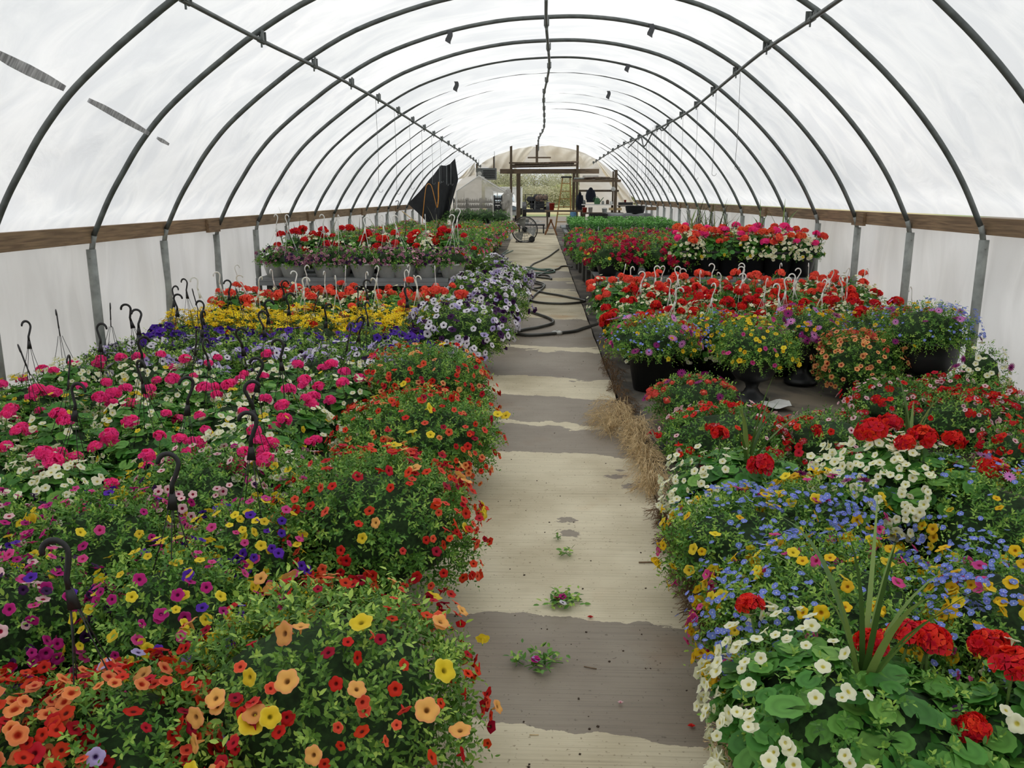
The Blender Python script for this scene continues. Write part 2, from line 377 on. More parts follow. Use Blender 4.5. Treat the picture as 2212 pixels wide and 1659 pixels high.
def basis_y(y, n):
    y = nrm(y); z = nrm(n - (n * y).sum(-1, keepdims=True) * y); x = np.cross(y, z); return np.stack([x, y, z], -1)
def basis_z(z, rng):
    z = nrm(z); x = nrm(np.cross(z, rng.randn(*z.shape))); return np.stack([x, np.cross(z, x), z], -1)
def lumps(rng, amp=.12, k=6):
    W = rng.randn(k, 3) * 3.2; ph = rng.rand(k) * 6.28
    return lambda d: 1 + amp * np.cos(d @ W.T + ph).mean(-1) * 1.9
def dirs(rng, n, zmin=-.5, sector=None, zmax=1.0):
    z = zmin + (zmax - zmin) * rng.rand(n); a = rng.rand(n) * 2 * PI
    if sector is not None: a = sector[0] + (rng.rand(n) - .5) * sector[1]
    s_ = np.sqrt(np.maximum(0, 1 - z * z)); return np.stack([s_ * np.cos(a), s_ * np.sin(a), z], -1)
def shell(d, R, U, D, lf):
    k = np.where(d[:, 2] > 0, U, D); return np.stack([d[:, 0] * R, d[:, 1] * R, d[:, 2] * k], -1) * lf(d)[:, None]
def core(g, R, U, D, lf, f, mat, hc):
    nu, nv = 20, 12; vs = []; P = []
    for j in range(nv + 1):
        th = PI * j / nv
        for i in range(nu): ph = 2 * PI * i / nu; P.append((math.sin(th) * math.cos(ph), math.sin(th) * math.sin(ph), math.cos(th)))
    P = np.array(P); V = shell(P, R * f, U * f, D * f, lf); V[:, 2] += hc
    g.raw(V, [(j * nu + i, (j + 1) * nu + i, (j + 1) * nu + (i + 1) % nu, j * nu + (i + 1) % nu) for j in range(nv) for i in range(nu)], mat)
def foliage(g, rng, R, U, D, hc, lf, nsp, m, L, splen, tpl, mat=0, zmin=-.55, droop=.35, sector=None, reach=1.0, tint=0.0):
    d = dirs(rng, nsp, zmin, sector); base = shell(d, R, U, D, lf) * ((.80 + .16 * rng.rand(nsp)) * reach)[:, None]; base[:, 2] += hc
    ax = nrm(d + rng.randn(nsp, 3) * .45 + np.array([0, 0, .35])) ; low = d[:, 2] < .25
    ax[low] = nrm(ax[low] + np.array([0, 0, -droop * 1.6]))
    t = (np.arange(m) + .5) / m
    pos = base[:, None] + ax[:, None] * (t[None, :, None] * splen) * (.7 + .6 * rng.rand(nsp, 1, 1)); pos[..., 2] -= (t[None] ** 2) * splen * .15
    px = nrm(np.cross(ax, rng.randn(nsp, 3))); py = np.cross(ax, px)
    an = rng.rand(nsp, 1) * 6.28 + np.arange(m)[None] * 2.4
    rd = px[:, None] * np.cos(an)[..., None] + py[:, None] * np.sin(an)[..., None]
    ld = nrm(rd * (1.15 - .7 * t[None, :, None]) + ax[:, None] * .55 + rng.randn(nsp, m, 3) * .15)
    n = ax[:, None] + np.array([0, 0, .5]) + rng.randn(nsp, m, 3) * .2
    B = basis_y(ld.reshape(-1, 3), n.reshape(-1, 3))
    sc = (L * (.65 + .55 * rng.rand(nsp, m)) * (1.05 - .35 * t[None])).ravel()
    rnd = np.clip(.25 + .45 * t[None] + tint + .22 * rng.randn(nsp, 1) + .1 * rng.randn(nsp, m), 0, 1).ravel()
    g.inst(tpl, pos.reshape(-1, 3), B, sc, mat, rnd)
def gerfoliage(g, rng, R, U, D, hc, lf, n, L, tpl, mat=0, sector=None, zmin=-.35, reach=1.0):
    d = dirs(rng, n, zmin, sector); p = shell(d, R, U, D, lf) * ((.72 + .3 * rng.rand(n)) * reach)[:, None]; p[:, 2] += hc
    nn = nrm(d * .6 + np.array([0, 0, .8]) + rng.randn(n, 3) * .22)
    g.inst(tpl, p, basis_z(nn, rng), L * (.6 + .5 * rng.rand(n)), mat, np.clip(.5 + .25 * rng.randn(n), 0, 1))
# ------------------------------------------------------------------ flower meshes (unit size, shared)
FM = {}
PART = {'trumpet': 'petunia_flower', 'small': 'calibrachoa_flower', 'head': 'geranium_flower_head', 'verb': 'verbena_flower_head',
        'star': 'bidens_flower', 'daisy': 'daisy_flower', 'lob': 'lobelia_flower'}
def head_geo(g, rng, mat, stem, nfl=36, fs=.38, stalk=True, pos=None, R=1.0, flat=.75, B=None, lo=False):
    d = dirs(rng, nfl, -.15); p = d * np.array([1, 1, flat]) * .78
    bb = basis_z(d + rng.randn(nfl, 3) * .25, rng)
    g.inst(TF, p, bb, fs * (.85 + .3 * rng.rand(nfl)), mat, np.clip(.5 + .3 * rng.randn(nfl), 0, 1))
    g.lathe([(.0, -.3), (.38, -.2), (.5, .1), (.38, .3), (0, .4)], 8, mat=mat)
    if stalk:
        g.tube([(0, 0, -.2), (.1, 0, -1.2), (.0, .1, -2.6)], .07, 5, mat=stem)
        for k in range(7): a = k * .9; g.bar((.12 * math.cos(a), .12 * math.sin(a), -.55), (.5 * math.cos(a), .5 * math.sin(a), -.1), .05, mat=stem)
def fmesh(kind, key, var):
    k = (kind, key, var)
    if k in FM: return FM[k]
    rng = RS(hash((kind, var)) % 1000 if False else sum(map(ord, kind)) * 7 + var); g = G(); I = np.eye(3)[None]
    rnd = [.5, .15, .85, .65][var % 4]
    if kind in ('trumpet', 'small'):
        g.inst(TT, [(0, 0, 0)], I, np.array([[1, 1, 1.0 if kind == 'trumpet' else .8]]), 0, np.array([rnd]))
        g.lathe([(.07, -.95), (.12, -1.05), (.02, -1.25)], 5, mat=1)
    elif kind == 'head': head_geo(g, rng, 0, 1)
    elif kind == 'verb': head_geo(g, rng, 0, 1, 18, .36, True, flat=.5)
    elif kind == 'star': g.inst(TSTAR, [(0, 0, 0)], I, 1.0, 0, np.array([rnd]))
    elif kind == 'daisy': g.inst(TDAISY, [(0, 0, 0)], I, 1.0, 0, np.array([rnd])); g.tube([(0, 0, 0), (0, .05, -1.5)], .05, 5, mat=1)
    elif kind == 'lob': g.inst(TLOB, [(0, 0, 0)], I, 1.0, 0, np.array([rnd]))
    FM[k] = g.mesh(PART[kind], [PET[key], M['stem']]); return FM[k]
def place_flowers(root, rng, R, U, D, hc, lf, spec, near):
    """spec: kind, colour keys (weights), number, size, sector, zmin, out"""
    kind, keys, n, size = spec['k'], spec['c'], spec['n'], spec['s']
    zmin = spec.get('z', -.35); out = spec.get('o', 1.04)
    d = dirs(rng, n, zmin, spec.get('sec'))
    if n > 24:                                           # flowers open in loose clusters
        kc = max(3, n // 22 if kind != 'lob' else 5); cc = d[:kc]; m = int(n * (.5 if kind != 'lob' else .85)); sp = .28 if kind != 'lob' else .34
        d[-m:] = nrm(cc[rng.randint(kc, size=m)] + rng.randn(m, 3) * sp); d[:, 2] = np.maximum(d[:, 2], zmin); d = nrm(d)
    p = shell(d, R, U, D, lf) * (out + .08 * (rng.rand(n) - .4))[:, None]; p[:, 2] += hc; p += d * ((.022 + .022 * rng.rand(n)) if kind not in ('head', 'verb') else .01 * np.ones(n))[:, None]
    if kind == 'head': p[:, 2] += .015 + .035 * rng.rand(n); nn = nrm(d * .35 + np.array([0, 0, 1]) + rng.randn(n, 3) * .12)
    elif kind == 'verb': nn = nrm(d * .7 + np.array([0, 0, .6]))
    elif kind == 'star' or kind == 'lob': nn = nrm(d * .6 + np.array([0, 0, .7]) + rng.randn(n, 3) * .35)
    else: nn = nrm(d * .9 + np.array([0, 0, .3]) + rng.randn(n, 3) * .38)
    B = basis_z(nn, rng); sz = size * (.75 + .45 * rng.rand(n)); ki = rng.choice(len(keys), n, p=np.array(spec['w']) / sum(spec['w']) if 'w' in spec else None)
    return kind, keys, ki, p, B, sz, n
def mat4(p, B, s):
    m = Matrix(((B[0, 0] * s, B[0, 1] * s, B[0, 2] * s, p[0]), (B[1, 0] * s, B[1, 1] * s, B[1, 2] * s, p[1]), (B[2, 0] * s, B[2, 1] * s, B[2, 2] * s, p[2]), (0, 0, 0, 1))); return m
TPLK = {'trumpet': TTL, 'small': TTL, 'star': TSTAR, 'daisy': TDAISY, 'lob': TLOB}
def add_flowers(root, rng, dims, specs, near, world_xy, rot=0.0):
    R, U, D, hc, lf = dims
    merged = {}
    budget = 100
    for sp in specs:
        kind, keys, ki, p, B, sz, n = place_flowers(root, rng, R, U, D, hc, lf, sp, near)
        indiv = near or kind == 'head'
        if sp.get('stuff'): indiv = False
        if indiv:
            c, s_ = math.cos(rot), math.sin(rot)
            w = np.stack([c * p[:, 0] - s_ * p[:, 1], s_ * p[:, 0] + c * p[:, 1], p[:, 2]], -1)
            tocam = np.array([-world_xy[0], -world_xy[1], 1.2]); tocam /= np.linalg.norm(tocam)
            score = w @ tocam / max(R, .01) * .03 + sz
            order = np.argsort(-score)
        else: order = np.arange(n)
        cap = 95 if indiv else 0
        for j, i in enumerate(order):
            if j < cap:
                o = link(PART[kind], fmesh(kind, keys[ki[i]], int(i) % 4), root, mat4=mat4(p[i], B[i], sz[i]))
                if len(specs) > 1 or len(keys) > 1: o['label'] = PET[keys[ki[i]]]['flower_label']
            else: merged.setdefault(kind, []).append((keys[ki[i]], p[i], B[i], sz[i]))
    for kind, L in merged.items():
        g = G(); ks = sorted({a[0] for a in L})
        for q, k in enumerate(ks):
            S = [a for a in L if a[0] == k]; P = np.array([a[1] for a in S]); BB = np.array([a[2] for a in S]); Z = np.array([a[3] for a in S])
            if kind in TPLK: g.inst(TPLK[kind], P, BB, Z, q, rng.rand(len(S)))
            else:
                for a in S:
                    nf = 9; d = dirs(rng, nf, 0); pp = (a[2] @ (d * np.array([1, 1, .6]) * .8).T).T * a[3] + a[1]
                    g.inst(TF, pp, basis_z((a[2] @ d.T).T, rng), np.full(nf, a[3] * .55), q, rng.rand(nf))
        o = link(PART[kind] + 's', g.mesh(PART[kind] + 's', [PET[k] for k in ks]), root); o['kind'] = 'stuff'
# ------------------------------------------------------------------ pots, hangers
PM = {}
def potmesh(kind):
    if kind in PM: return PM[kind]
    g = G()
    if kind in ('basket', 'basket_white'):
        g.lathe([(0, 0), (.085, 0), (.125, .125), (.132, .128), (.134, .142), (.128, .145), (.122, .138), (.085, .02), (0, .02)], 28)
    elif kind == 'urn':
        g.lathe([(0, 0), (.125, 0), (.125, .02), (.10, .045), (.06, .075), (.042, .11), (.05, .135), (.06, .15), (.12, .175), (.155, .22), (.168, .28), (.168, .33), (.185, .345), (.19, .36), (.175, .365), (.155, .34), (0, .33)], 36)
    elif kind == 'bigpot':
        g.lathe([(0, 0), (.12, 0), (.165, .25), (.185, .252), (.19, .29), (.178, .295), (.168, .28), (0, .26)], 36)
    me = g.mesh('pot', M['potwhite'] if kind == 'basket_white' else M['pot']); PM[kind] = me; return me
def hookmesh(black, var=0):
    k = ('hook', black, var)
    if k in PM: return PM[k]
    g = G()
    # strap from the tab, up and round into an open hook
    pts = [(0, 0, -.005), (0.0, 0, .02), (.010, 0, .045)]
    for q in range(13):
        a = -.35 + q * (PI * 1.12) / 12; pts.append((-.010 + .031 * math.cos(a), 0, .082 + .031 * math.sin(a)))
    rr = [.0085] + [.0075] * (len(pts) - 2) + [.0055]
    if not black: rr = [r * .85 for r in rr]
    g.tube(pts, rr, 8, flat=.55)
    w = .016 if black else .012; h = .055 if black else .075
    vs = [(-w, -.003, -h), (w, -.003, -h), (.007, -.003, .0), (-.007, -.003, .0), (-w, .003, -h), (w, .003, -h), (.007, .003, .0), (-.007, .003, .0)]
    g.raw(vs, [(0, 1, 2, 3), (7, 6, 5, 4), (0, 4, 5, 1), (1, 5, 6, 2), (2, 6, 7, 3), (3, 7, 4, 0)])
    PM[k] = g.mesh('hanger', M['hookblack' if black else 'hookwhite']); return PM[k]
def wiremesh(black, var, H):
    k = ('wire', black, var, H)
    if k in PM: return PM[k]
    a = var * PI / 2 + .5; pts = []
    for q in range(9):
        t = q / 8; r = .012 + .118 * t ** 1.25 + .012 * math.sin(PI * t); pts.append((r * math.cos(a), r * math.sin(a), H * (1 - t)))
    g = G(); g.tube(pts, .0017 if black else .0016, 5)
    PM[k] = g.mesh('wire', M['hookblack' if black else 'hookwhite']); return PM[k]
def add_hanger(root, rng, z0, black=True, H=.30, lean=None, wires=True):
    H = round(H / .04) * .04
    rz = rng.rand() * 6.28; lx, ly = lean if lean else rng.randn(2) * .13
    par = link('hanger', None, root)
    # frame leaning as a whole about the rim
    par.matrix_basis = Matrix.Translation((0, 0, z0)) @ Matrix.Rotation(lx, 4, 'Y') @ Matrix.Rotation(-ly, 4, 'X') @ Matrix.Rotation(rz, 4, 'Z')
    link('hook', hookmesh(black), par, (0, 0, H + .055), (0, 0, rng.rand() * 6.28 if lean is None else -rz))
    for v in range(4): link('wire', wiremesh(black, v, H), par)
    return par
# ------------------------------------------------------------------ planters
def fol(kind, R, U, D, hc, seed, q=1.0, sectors=None):
    """one foliage mesh. kind says which leaves; q scales how many"""
    rng = RS(seed); lf = lumps(RS(seed + 7)); g = G(); A = (R / .3) ** 2
    def sprigs(n, L, spl, tpl, mat=0, **kw): foliage(g, rng, R, U, D, hc, lf, int(n * A * q), kw.pop('m', 9), L, spl, tpl, mat, **kw)
    hi = q > .55
    tp = TL if hi else TLL
    k = 1.0 if hi else 1.35
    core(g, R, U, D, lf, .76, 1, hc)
    if kind == 'calib': sprigs(820, .023 * k, .07, tp); sprigs(200, .022 * k, .05, tp, reach=.88); sprigs(70, .02 * k, .13, tp, droop=.8, m=11, zmin=-.6)
    elif kind == 'petunia': sprigs(480, .027 * k, .08, tp, m=8, tint=.02); sprigs(460, .021 * k, .07, tp, tint=-.08); sprigs(36, .034, .12, tp, tint=.35, m=7)
    elif kind == 'lobmix': sprigs(800, .021 * k, .07, tp, tint=.05); sprigs(120, .018 * k, .11, tp, tint=.3); sprigs(160, .02 * k, .05, tp, reach=.88)
    elif kind == 'verbena': sprigs(640, .026 * k, .07, tp, m=8, tint=-.05)
    elif kind == 'bidens': sprigs(800, .014 * k, .09, tp, m=10)
    elif kind == 'geranium': gerfoliage(g, rng, R, U, D, hc, lf, int(420 * A * max(q, .5)), .042, TG if hi else TGL, 0); gerfoliage(g, rng, R, U, D, hc, lf, int(90 * A), .034, TG if hi else TGL, 0, reach=1.12)
    elif kind == 'germix':
        gerfoliage(g, rng, R, U, D, hc, lf, int(380 * A * max(q, .5)), .042, TG if hi else TGL, 2)
        sprigs(300, .02 * k, .06, tp, zmin=-.5)
    elif kind == 'tray': sprigs(420, .03 * k, .08, tp, m=7, zmin=.1)
    elif kind == 'dark': sprigs(430, .026 * k, .07, tp)
    return g, lf
LEAFM = {'calib': ['leaf', 'core', 'leaf_ger'], 'petunia': ['leaf_lime', 'core', 'leaf_ger'], 'lobmix': ['leaf', 'core', 'leaf_ger'], 'verbena': ['leaf', 'core', 'leaf_ger'],
         'bidens': ['leaf_dark', 'core', 'leaf_ger'], 'geranium': ['leaf_ger', 'core', 'leaf_ger'], 'germix': ['leaf', 'core', 'leaf_ger'],
         'tray': ['seedling', 'core', 'leaf_ger'], 'dark': ['leaf_dark', 'core', 'leaf_ger'], 'mix': ['leaf', 'core', 'leaf_ger']}
FC = {}
def spikes(root, rng, z, n, L, dark=False, name='grass_blade'):
    """stiff arching blades of a spike plant, each a part"""
    for i in range(n):
        a = rng.rand() * 6.28; le = L * (.6 + .5 * rng.rand()); til = .06 + .5 * rng.rand(); g = G(); vs = []; K = 8
        w = .006 + .004 * rng.rand(); bend = .25 * rng.rand()
        for q in range(K + 1):
            t = q / K; an = til + bend * t * t * 2; r = le * t * math.sin(an); zz = z + le * t * math.cos(an)
            ww = w * (1 - t ** 2.2) + .0006
            for s_ in (-1, 0, 1): vs.append((r * math.cos(a) - s_ * ww * math.sin(a), r * math.sin(a) + s_ * ww * math.cos(a), zz + (abs(s_) - 1) * ww * .35))
        f = [(q * 3 + j, q * 3 + j + 1, q * 3 + 4 + j, q * 3 + 3 + j) for q in range(K) for j in range(2)]
        g.raw(vs, f, 0, rnd=rng.rand()); obj(name, g, M['blade_dark' if dark else 'blade'], root, True)
def planter(name, label, cat, group, x, y, R, U, D, hc, kind, flowers, pot='basket', hang=None, seed=1, near=False, q=1.0, cache=None, base=0.0, spike=0, H=.44, lean=None, potscale=1.0, zpot=0.0, spL=.45):
    z = gz(y) + base; rng = RS(seed * 13 + 5)
    root = thing(name, label, cat, (x, y, z), 0, group)
    if pot: link('pot', potmesh(pot), root, (0, 0, zpot), None, potscale)
    rot = 0.0
    if cache is not None:
        sd = 900 + cache; key = (kind, round(R, 2), round(U, 2), round(D, 2), round(hc, 2), cache, q)
        if key not in FC:
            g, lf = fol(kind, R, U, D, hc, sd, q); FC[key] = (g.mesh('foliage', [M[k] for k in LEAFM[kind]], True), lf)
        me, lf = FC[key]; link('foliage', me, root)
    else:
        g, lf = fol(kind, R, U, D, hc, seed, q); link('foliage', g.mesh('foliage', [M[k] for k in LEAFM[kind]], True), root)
    add_flowers(root, rng, (R, U, D, hc, lf), flowers, near, (x, y))
    if hang: add_hanger(root, rng, .14 * potscale + zpot, hang == 'black', H, lean)
    if spike: spikes(root, rng, hc + U * .6, spike, spL)
    return root
def F(k, c, n, s, **kw):
    if k == 'small': n = int(n * 1.5); s *= .9
    if k == 'lob': n = int(n * 1.0)
    return dict(k=k, c=c, n=n, s=s, **kw)
# --- the overhanging column along the left edge of the path
def mixA(n1, n2, s=.026): return [F('small', ['red', 'brickred', 'coralstripe'], n1, s * .72, z=-.45), F('trumpet', ['peach', 'yellow', 'peach'], n2, s * 1.15, z=-.05, o=1.08)]
def P(u, v, h): return on_ground(u, v, h)
def near_mound(label, u, v, w, kind, flowers, seed, h=.28, U=.24, D=.2, pot='basket', hang=None, q=1.0, name='calibrachoa_basket', cat='hanging basket', group=None, near=True, Rm=1.0, **kw):
    x, y = P(u, v, h); R = w * (y * 1.06) / FPX * Rm; x = min(x, 3.06 - R)
    return planter(name, label, cat, group, x, y, R, U, D, h, kind, flowers, pot, hang, seed, near, q, **kw)
near_mound('large mixed basket of peach, yellow and red flowers nearest the camera beside the path', 715, 1515, 320, 'petunia',
           [F('trumpet', ['peach', 'yellow', 'peach'], 60, .026, z=.0, o=1.1), F('small', ['red', 'red', 'brickred', 'coralstripe'], 160, .018, z=-.5)], 11, h=.27, U=.26, D=.26, group='red and peach baskets along the left path edge')
near_mound('broad red and peach basket spilling onto the path behind the nearest one', 815, 1140, 212, 'calib', [F('small', ['red', 'brickred', 'coralstripe'], 210, .020, z=-.5), F('trumpet', ['peach', 'yellow'], 20, .026, z=.1, o=1.08)], 12, h=.27, U=.26, D=.24, group='red and peach baskets along the left path edge')
near_mound('red and orange basket third from the camera on the left path edge', 905, 950, 158, 'calib', [F('small', ['red', 'brickred', 'coralstripe', 'orange'], 200, .020, z=-.5), F('trumpet', ['peach', 'yellow'], 10, .026, z=.1, o=1.08)], 13, h=.26, U=.22, D=.22, group='red and peach baskets along the left path edge')
near_mound('red and orange basket just before the white and purple petunias on the path edge', 925, 840, 128, 'calib', [F('small', ['red', 'brickred', 'coralstripe', 'apricot'], 220, .020, z=-.5), F('trumpet', ['yellow', 'peach'], 10, .026, z=.2, o=1.08)], 14, h=.28, U=.24, D=.2, group='red and peach baskets along the left path edge')
WV = 'white and purple petunia planters on the left path edge'
for i, (u, v, w, lab) in enumerate([(1000, 722, 112, 'nearest tall mound of white petunias with dark throats on the path edge'), (1045, 655, 92, 'middle mound of white and dark purple petunias on the left path edge'), (1066, 607, 78, 'farthest mound of white and dark purple petunias on the left path edge')]):
    near_mound(lab, u, v, w, 'petunia', [F('trumpet', ['whiteviolet', 'whiteviolet', 'lavender', 'darkpurple'], 300, .030, z=-.35, w=[4, 4, 2, 3])], 20 + i, h=.32, U=.26, D=.28, q=.7, Rm=.92, near=i < 1, name='petunia_planter', cat='planter', group=WV, pot='bigpot')
# --- bottom left: orange and magenta baskets
BL = 'mixed hanging baskets in the left foreground'
near_mound('orange and red basket with dark throated flowers cut off by the bottom left corner', 30, 1680, 235, 'calib', [F('small', ['orange', 'orange', 'red', 'brickred'], 120, .023), F('small', ['red'], 60, .02)], 31, h=.24, U=.18, D=.2, group=BL)
near_mound('dark red and orange basket under the large black hook at the lower left', 265, 1645, 215, 'calib', [F('small', ['red', 'brickred', 'orange', 'coralstripe'], 170, .021), F('small', ['lavender'], 9, .02)], 32, h=.24, U=.19, D=.2, hang='black', group=BL, H=.46, lean=(-.18, .06))
near_mound('magenta and violet basket at the left edge with a few pale pink flowers', 60, 1370, 165, 'calib', [F('small', ['magenta', 'magenta', 'mpink', 'darkpurple'], 110, .019), F('small', ['palepink', 'purple'], 22, .02, z=.2)], 33, h=.25, U=.22, D=.22, hang='black', group=BL, H=.44, lean=(-.35, 0))
near_mound('yellow and violet basket beside the nearest peach and red basket', 375, 1365, 180, 'calib', [F('small', ['yellow', 'yellow', 'mpink', 'purple', 'magenta'], 150, .02, w=[5, 3, 2, 2, 2])], 34, h=.25, U=.22, D=.22, hang='black', group=BL, H=.46, lean=(.02, .1))
near_mound('yellow, purple and pink basket behind the magenta basket at left', 215, 1195, 165, 'calib', [F('small', ['yellow', 'purple', 'magenta', 'mpink'], 110, .019, w=[3, 2, 3, 2])], 35, h=.25, U=.2, D=.2, group=BL)
near_mound('yellow and violet basket between the pink basket and the broad red basket', 545, 1215, 135, 'calib', [F('small', ['yellow', 'purple', 'mpink'], 110, .019, w=[4, 3, 2])], 36, h=.25, U=.2, D=.2, group=BL, hang='black', H=.46, lean=(.03, .05))
near_mound('pale pink basket with crimson eyed flowers left of the broad red basket', 455, 1100, 150, 'calib', [F('small', ['palepink', 'palepink', 'magenta', 'darkpurple'], 150, .0185, w=[6, 3, 2, 1])], 37, h=.25, U=.2, D=.2, group=BL)
near_mound('dusky magenta basket at the left edge above the magenta and violet basket', -20, 1215, 130, 'calib', [F('small', ['darkpurple', 'palepink', 'magenta'], 80, .019)], 38, h=.25, U=.2, D=.2, group=BL, hang='black', H=.44, lean=(0.05, 0))
near_mound('mixed pink and yellow basket hidden behind the broad red basket', 620, 1080, 110, 'calib', [F('small', ['mauve', 'palepink', 'yellow', 'mpink'], 80, .019)], 39, h=.24, U=.18, D=.2, group=BL)
# --- the left bed in rows
ORD = ['first', 'second', 'third', 'fourth', 'fifth', 'sixth', 'seventh', 'eighth', 'ninth', 'tenth', 'eleventh', 'twelfth']
def row(y, x0, x1, n, kind, fl, what, rowname, grp, hang, seed, R=.25, U=.18, D=.13, hc=.2, pot='basket', near=False, q=.7, side='path', base=0.0, name='hanging_basket', cat='hanging basket', jx=.03, jy=.05, hp=1.0, spike=0, cachen=4, H=.44, potscale=1.0, counted=None):
    rng = RS(seed)
    for i in range(n):
        x = x0 + (x1 - x0) * i / max(1, n - 1) + rng.randn() * jx; yy = y + rng.randn() * jy
        f = fl(rng) if callable(fl) else fl
        f = [dict(a) for a in f]
        for a in f:
            if a.get('sec') == 'r': aa = rng.rand() * 6.28 if rng.rand() < .4 else -PI / 2 + rng.randn() * .8; a['sec'] = (aa, 2.2)
        lab = f'{ORD[i]} {what} from the path, {rowname}'
        planter(name, lab, cat, grp, x, yy, R * (.93 + .14 * rng.rand()), U, D, hc, kind, f, pot, hang if rng.rand() < hp else None, seed * 31 + i, near, q, cache=(i + seed) % cachen, base=base, spike=spike, H=H, potscale=potscale)
CACHE_R = None
def gerfl(key, n=(7, 12), cream=34, yel=8, size=.044):
    def f(rng):
        out = [F('head', [key], rng.randint(*n), size, z=.15, o=1.12)]
        if cream: out.append(F('small', ['cream'], int(cream * (.4 + rng.rand())), .021, sec='r', z=-.5, o=1.06))
        if yel: out.append(F('small', ['yellow'], int(yel * 2 * rng.rand()), .02, sec='r', z=-.4, o=1.06))
        return out
    return f
E1 = 'hot pink geranium baskets in the left bed'
rn = ['nearest pink geranium row', 'second pink geranium row', 'third pink geranium row', 'fourth pink geranium row', 'farthest pink geranium row']
for r, (y, x0, x1, n) in enumerate([(3.35, -1.15, -2.42, 4), (3.85, -1.42, -2.75, 4), (4.3, -1.35, -3.0, 5), (4.75, -1.2, -3.05, 5), (5.2, -1.25, -3.08, 5)]):
    row(y, x0, x1, n, 'germix', gerfl('hotpink', (5, 9) if r < 3 else (4, 8), 46, 10, .040), 'hot pink geranium basket', rn[r], E1, 'black', 41 + r, R=.24, U=.2, D=.14, hc=.2, near=r == 0, q=.8 if r < 2 else .6)
row(5.62, -1.15, -3.05, 6, 'petunia', lambda g: [F('trumpet', ['whiteviolet', 'lavender', 'darkpurple'], 95, .029, w=[5, 4, 1])], 'white and lavender petunia basket', 'nearer petunia row', 'white and lavender petunia baskets in the left bed', 'black', 51, R=.24, U=.18, q=.5)
row(6.02, -1.1, -3.05, 6, 'petunia', lambda g: [F('trumpet', ['whiteviolet', 'lavender', 'bluepurple'], 95, .029, w=[5, 3, 2])], 'white and lavender petunia basket', 'farther petunia row', 'white and lavender petunia baskets in the left bed', 'black', 52, R=.24, U=.18, q=.5, hp=.6)
row(6.42, -1.05, -3.02, 6, 'petunia', lambda g: [F('trumpet', ['bluepurple', 'purple'], 75, .034, z=-.1)], 'violet petunia basket', 'row in front of the yellow flowers', 'violet petunia baskets in the left bed', 'black', 53, R=.25, U=.2, q=.5, hp=.6)
row(6.86, -1.05, -2.95, 6, 'bidens', lambda g: [F('star', ['bidens'], 210, .027, z=.2, o=1.15), F('verb', ['redger'], 12, .03, z=-.3)], 'yellow bidens and red verbena basket', 'nearer yellow row', 'yellow bidens baskets in the left bed', 'black', 54, R=.26, U=.22, q=.5, hp=.55)
row(7.25, -1.05, -2.92, 6, 'bidens', lambda g: [F('star', ['bidens'], 190, .027, z=.2, o=1.15), F('small', ['cream'], 30, .022, sec='r')], 'yellow bidens and white basket', 'farther yellow row', 'yellow bidens baskets in the left bed', 'white', 55, R=.25, U=.22, q=.5)
row(7.65, -1.0, -2.9, 7, 'germix', gerfl('coralger', (8, 12), 40, 0, .048), 'coral geranium basket', 'nearer coral row', 'coral geranium baskets in the left bed', 'white', 56, R=.24, U=.26, q=.5, hc=.25)
row(8.1, -1.0, -2.95, 7, 'germix', gerfl('coralger', (9, 13), 16, 0, .048), 'coral geranium basket', 'farther coral row', 'coral geranium baskets in the left bed', 'white', 57, R=.24, U=.26, q=.5, hc=.25)
# --- right bed, foreground
RF = 'mixed planters in the right foreground'
near_mound('big red geranium and white planter with tall spikes in the lower right corner', 1850, 1595, 300, 'germix',
           [F('head', ['redger'], 5, .05, z=.45, o=1.1), F('small', ['cream'], 110, .0195, z=-.55, sec=(PI * 1.02, 2.5), o=1.05)], 61, h=.30, U=.19, D=.25, pot='bigpot', name='mixed_planter', cat='planter', group=RF, spike=12, potscale=1.0, spL=.5)
near_mound('red geranium planter cut off by the bottom right corner', 2200, 1650, 190, 'germix', [F('head', ['redger'], 7, .045, z=.2, o=1.08), F('small', ['cream', 'darkpurple'], 10, .022, z=.1)], 62, h=.26, U=.22, D=.2, pot='bigpot', name='mixed_planter', cat='planter', group=RF)
YB = [F('small', ['goldyellow', 'goldyellow', 'yellow', 'mpink'], 120, .021, w=[5, 3, 2, 2], z=-.5), F('lob', ['lobelia'], 330, .0095, stuff=True, z=-.2, o=1.1)]
def YBv(n, nb, pk=2, sec=None, s=.021): return [F('small', ['goldyellow', 'yellow', 'mpink'], n, s, w=[5, 3, pk], z=-.5), F('lob', ['lobelia'], nb, .0105, z=-.1, o=1.1, sec=sec, stuff=True)]
YBG = 'yellow, pink and blue mixed planters on the right'
near_mound('wide yellow, pink and blue planter spilling over the path behind the white flowers', 1790, 1355, 262, 'lobmix', YBv(150, 420), 63, h=.28, U=.22, D=.24, pot='bigpot', name='mixed_planter', cat='planter', group=YBG, q=1.0)
near_mound('yellow, pink and blue planter at the right edge above the corner geranium', 2150, 1380, 170, 'lobmix', YBv(100, 260, 3), 64, h=.27, U=.21, D=.2, pot='bigpot', name='mixed_planter', cat='planter', group=YBG)
near_mound('yellow and blue planter on the path edge in a dark pot', 1615, 1188, 170, 'lobmix', YBv(90, 330), 65, h=.28, U=.18, D=.2, pot='bigpot', name='mixed_planter', cat='planter', group=YBG)
near_mound('yellow planter with purple daisies left of the large black pot', 1775, 1165, 120, 'lobmix', YBv(90, 260, 2) + [F('daisy', ['daisy'], 6, .024, z=.3)], 66, h=.28, U=.21, D=.2, pot='bigpot', name='mixed_planter', cat='planter', group=YBG)
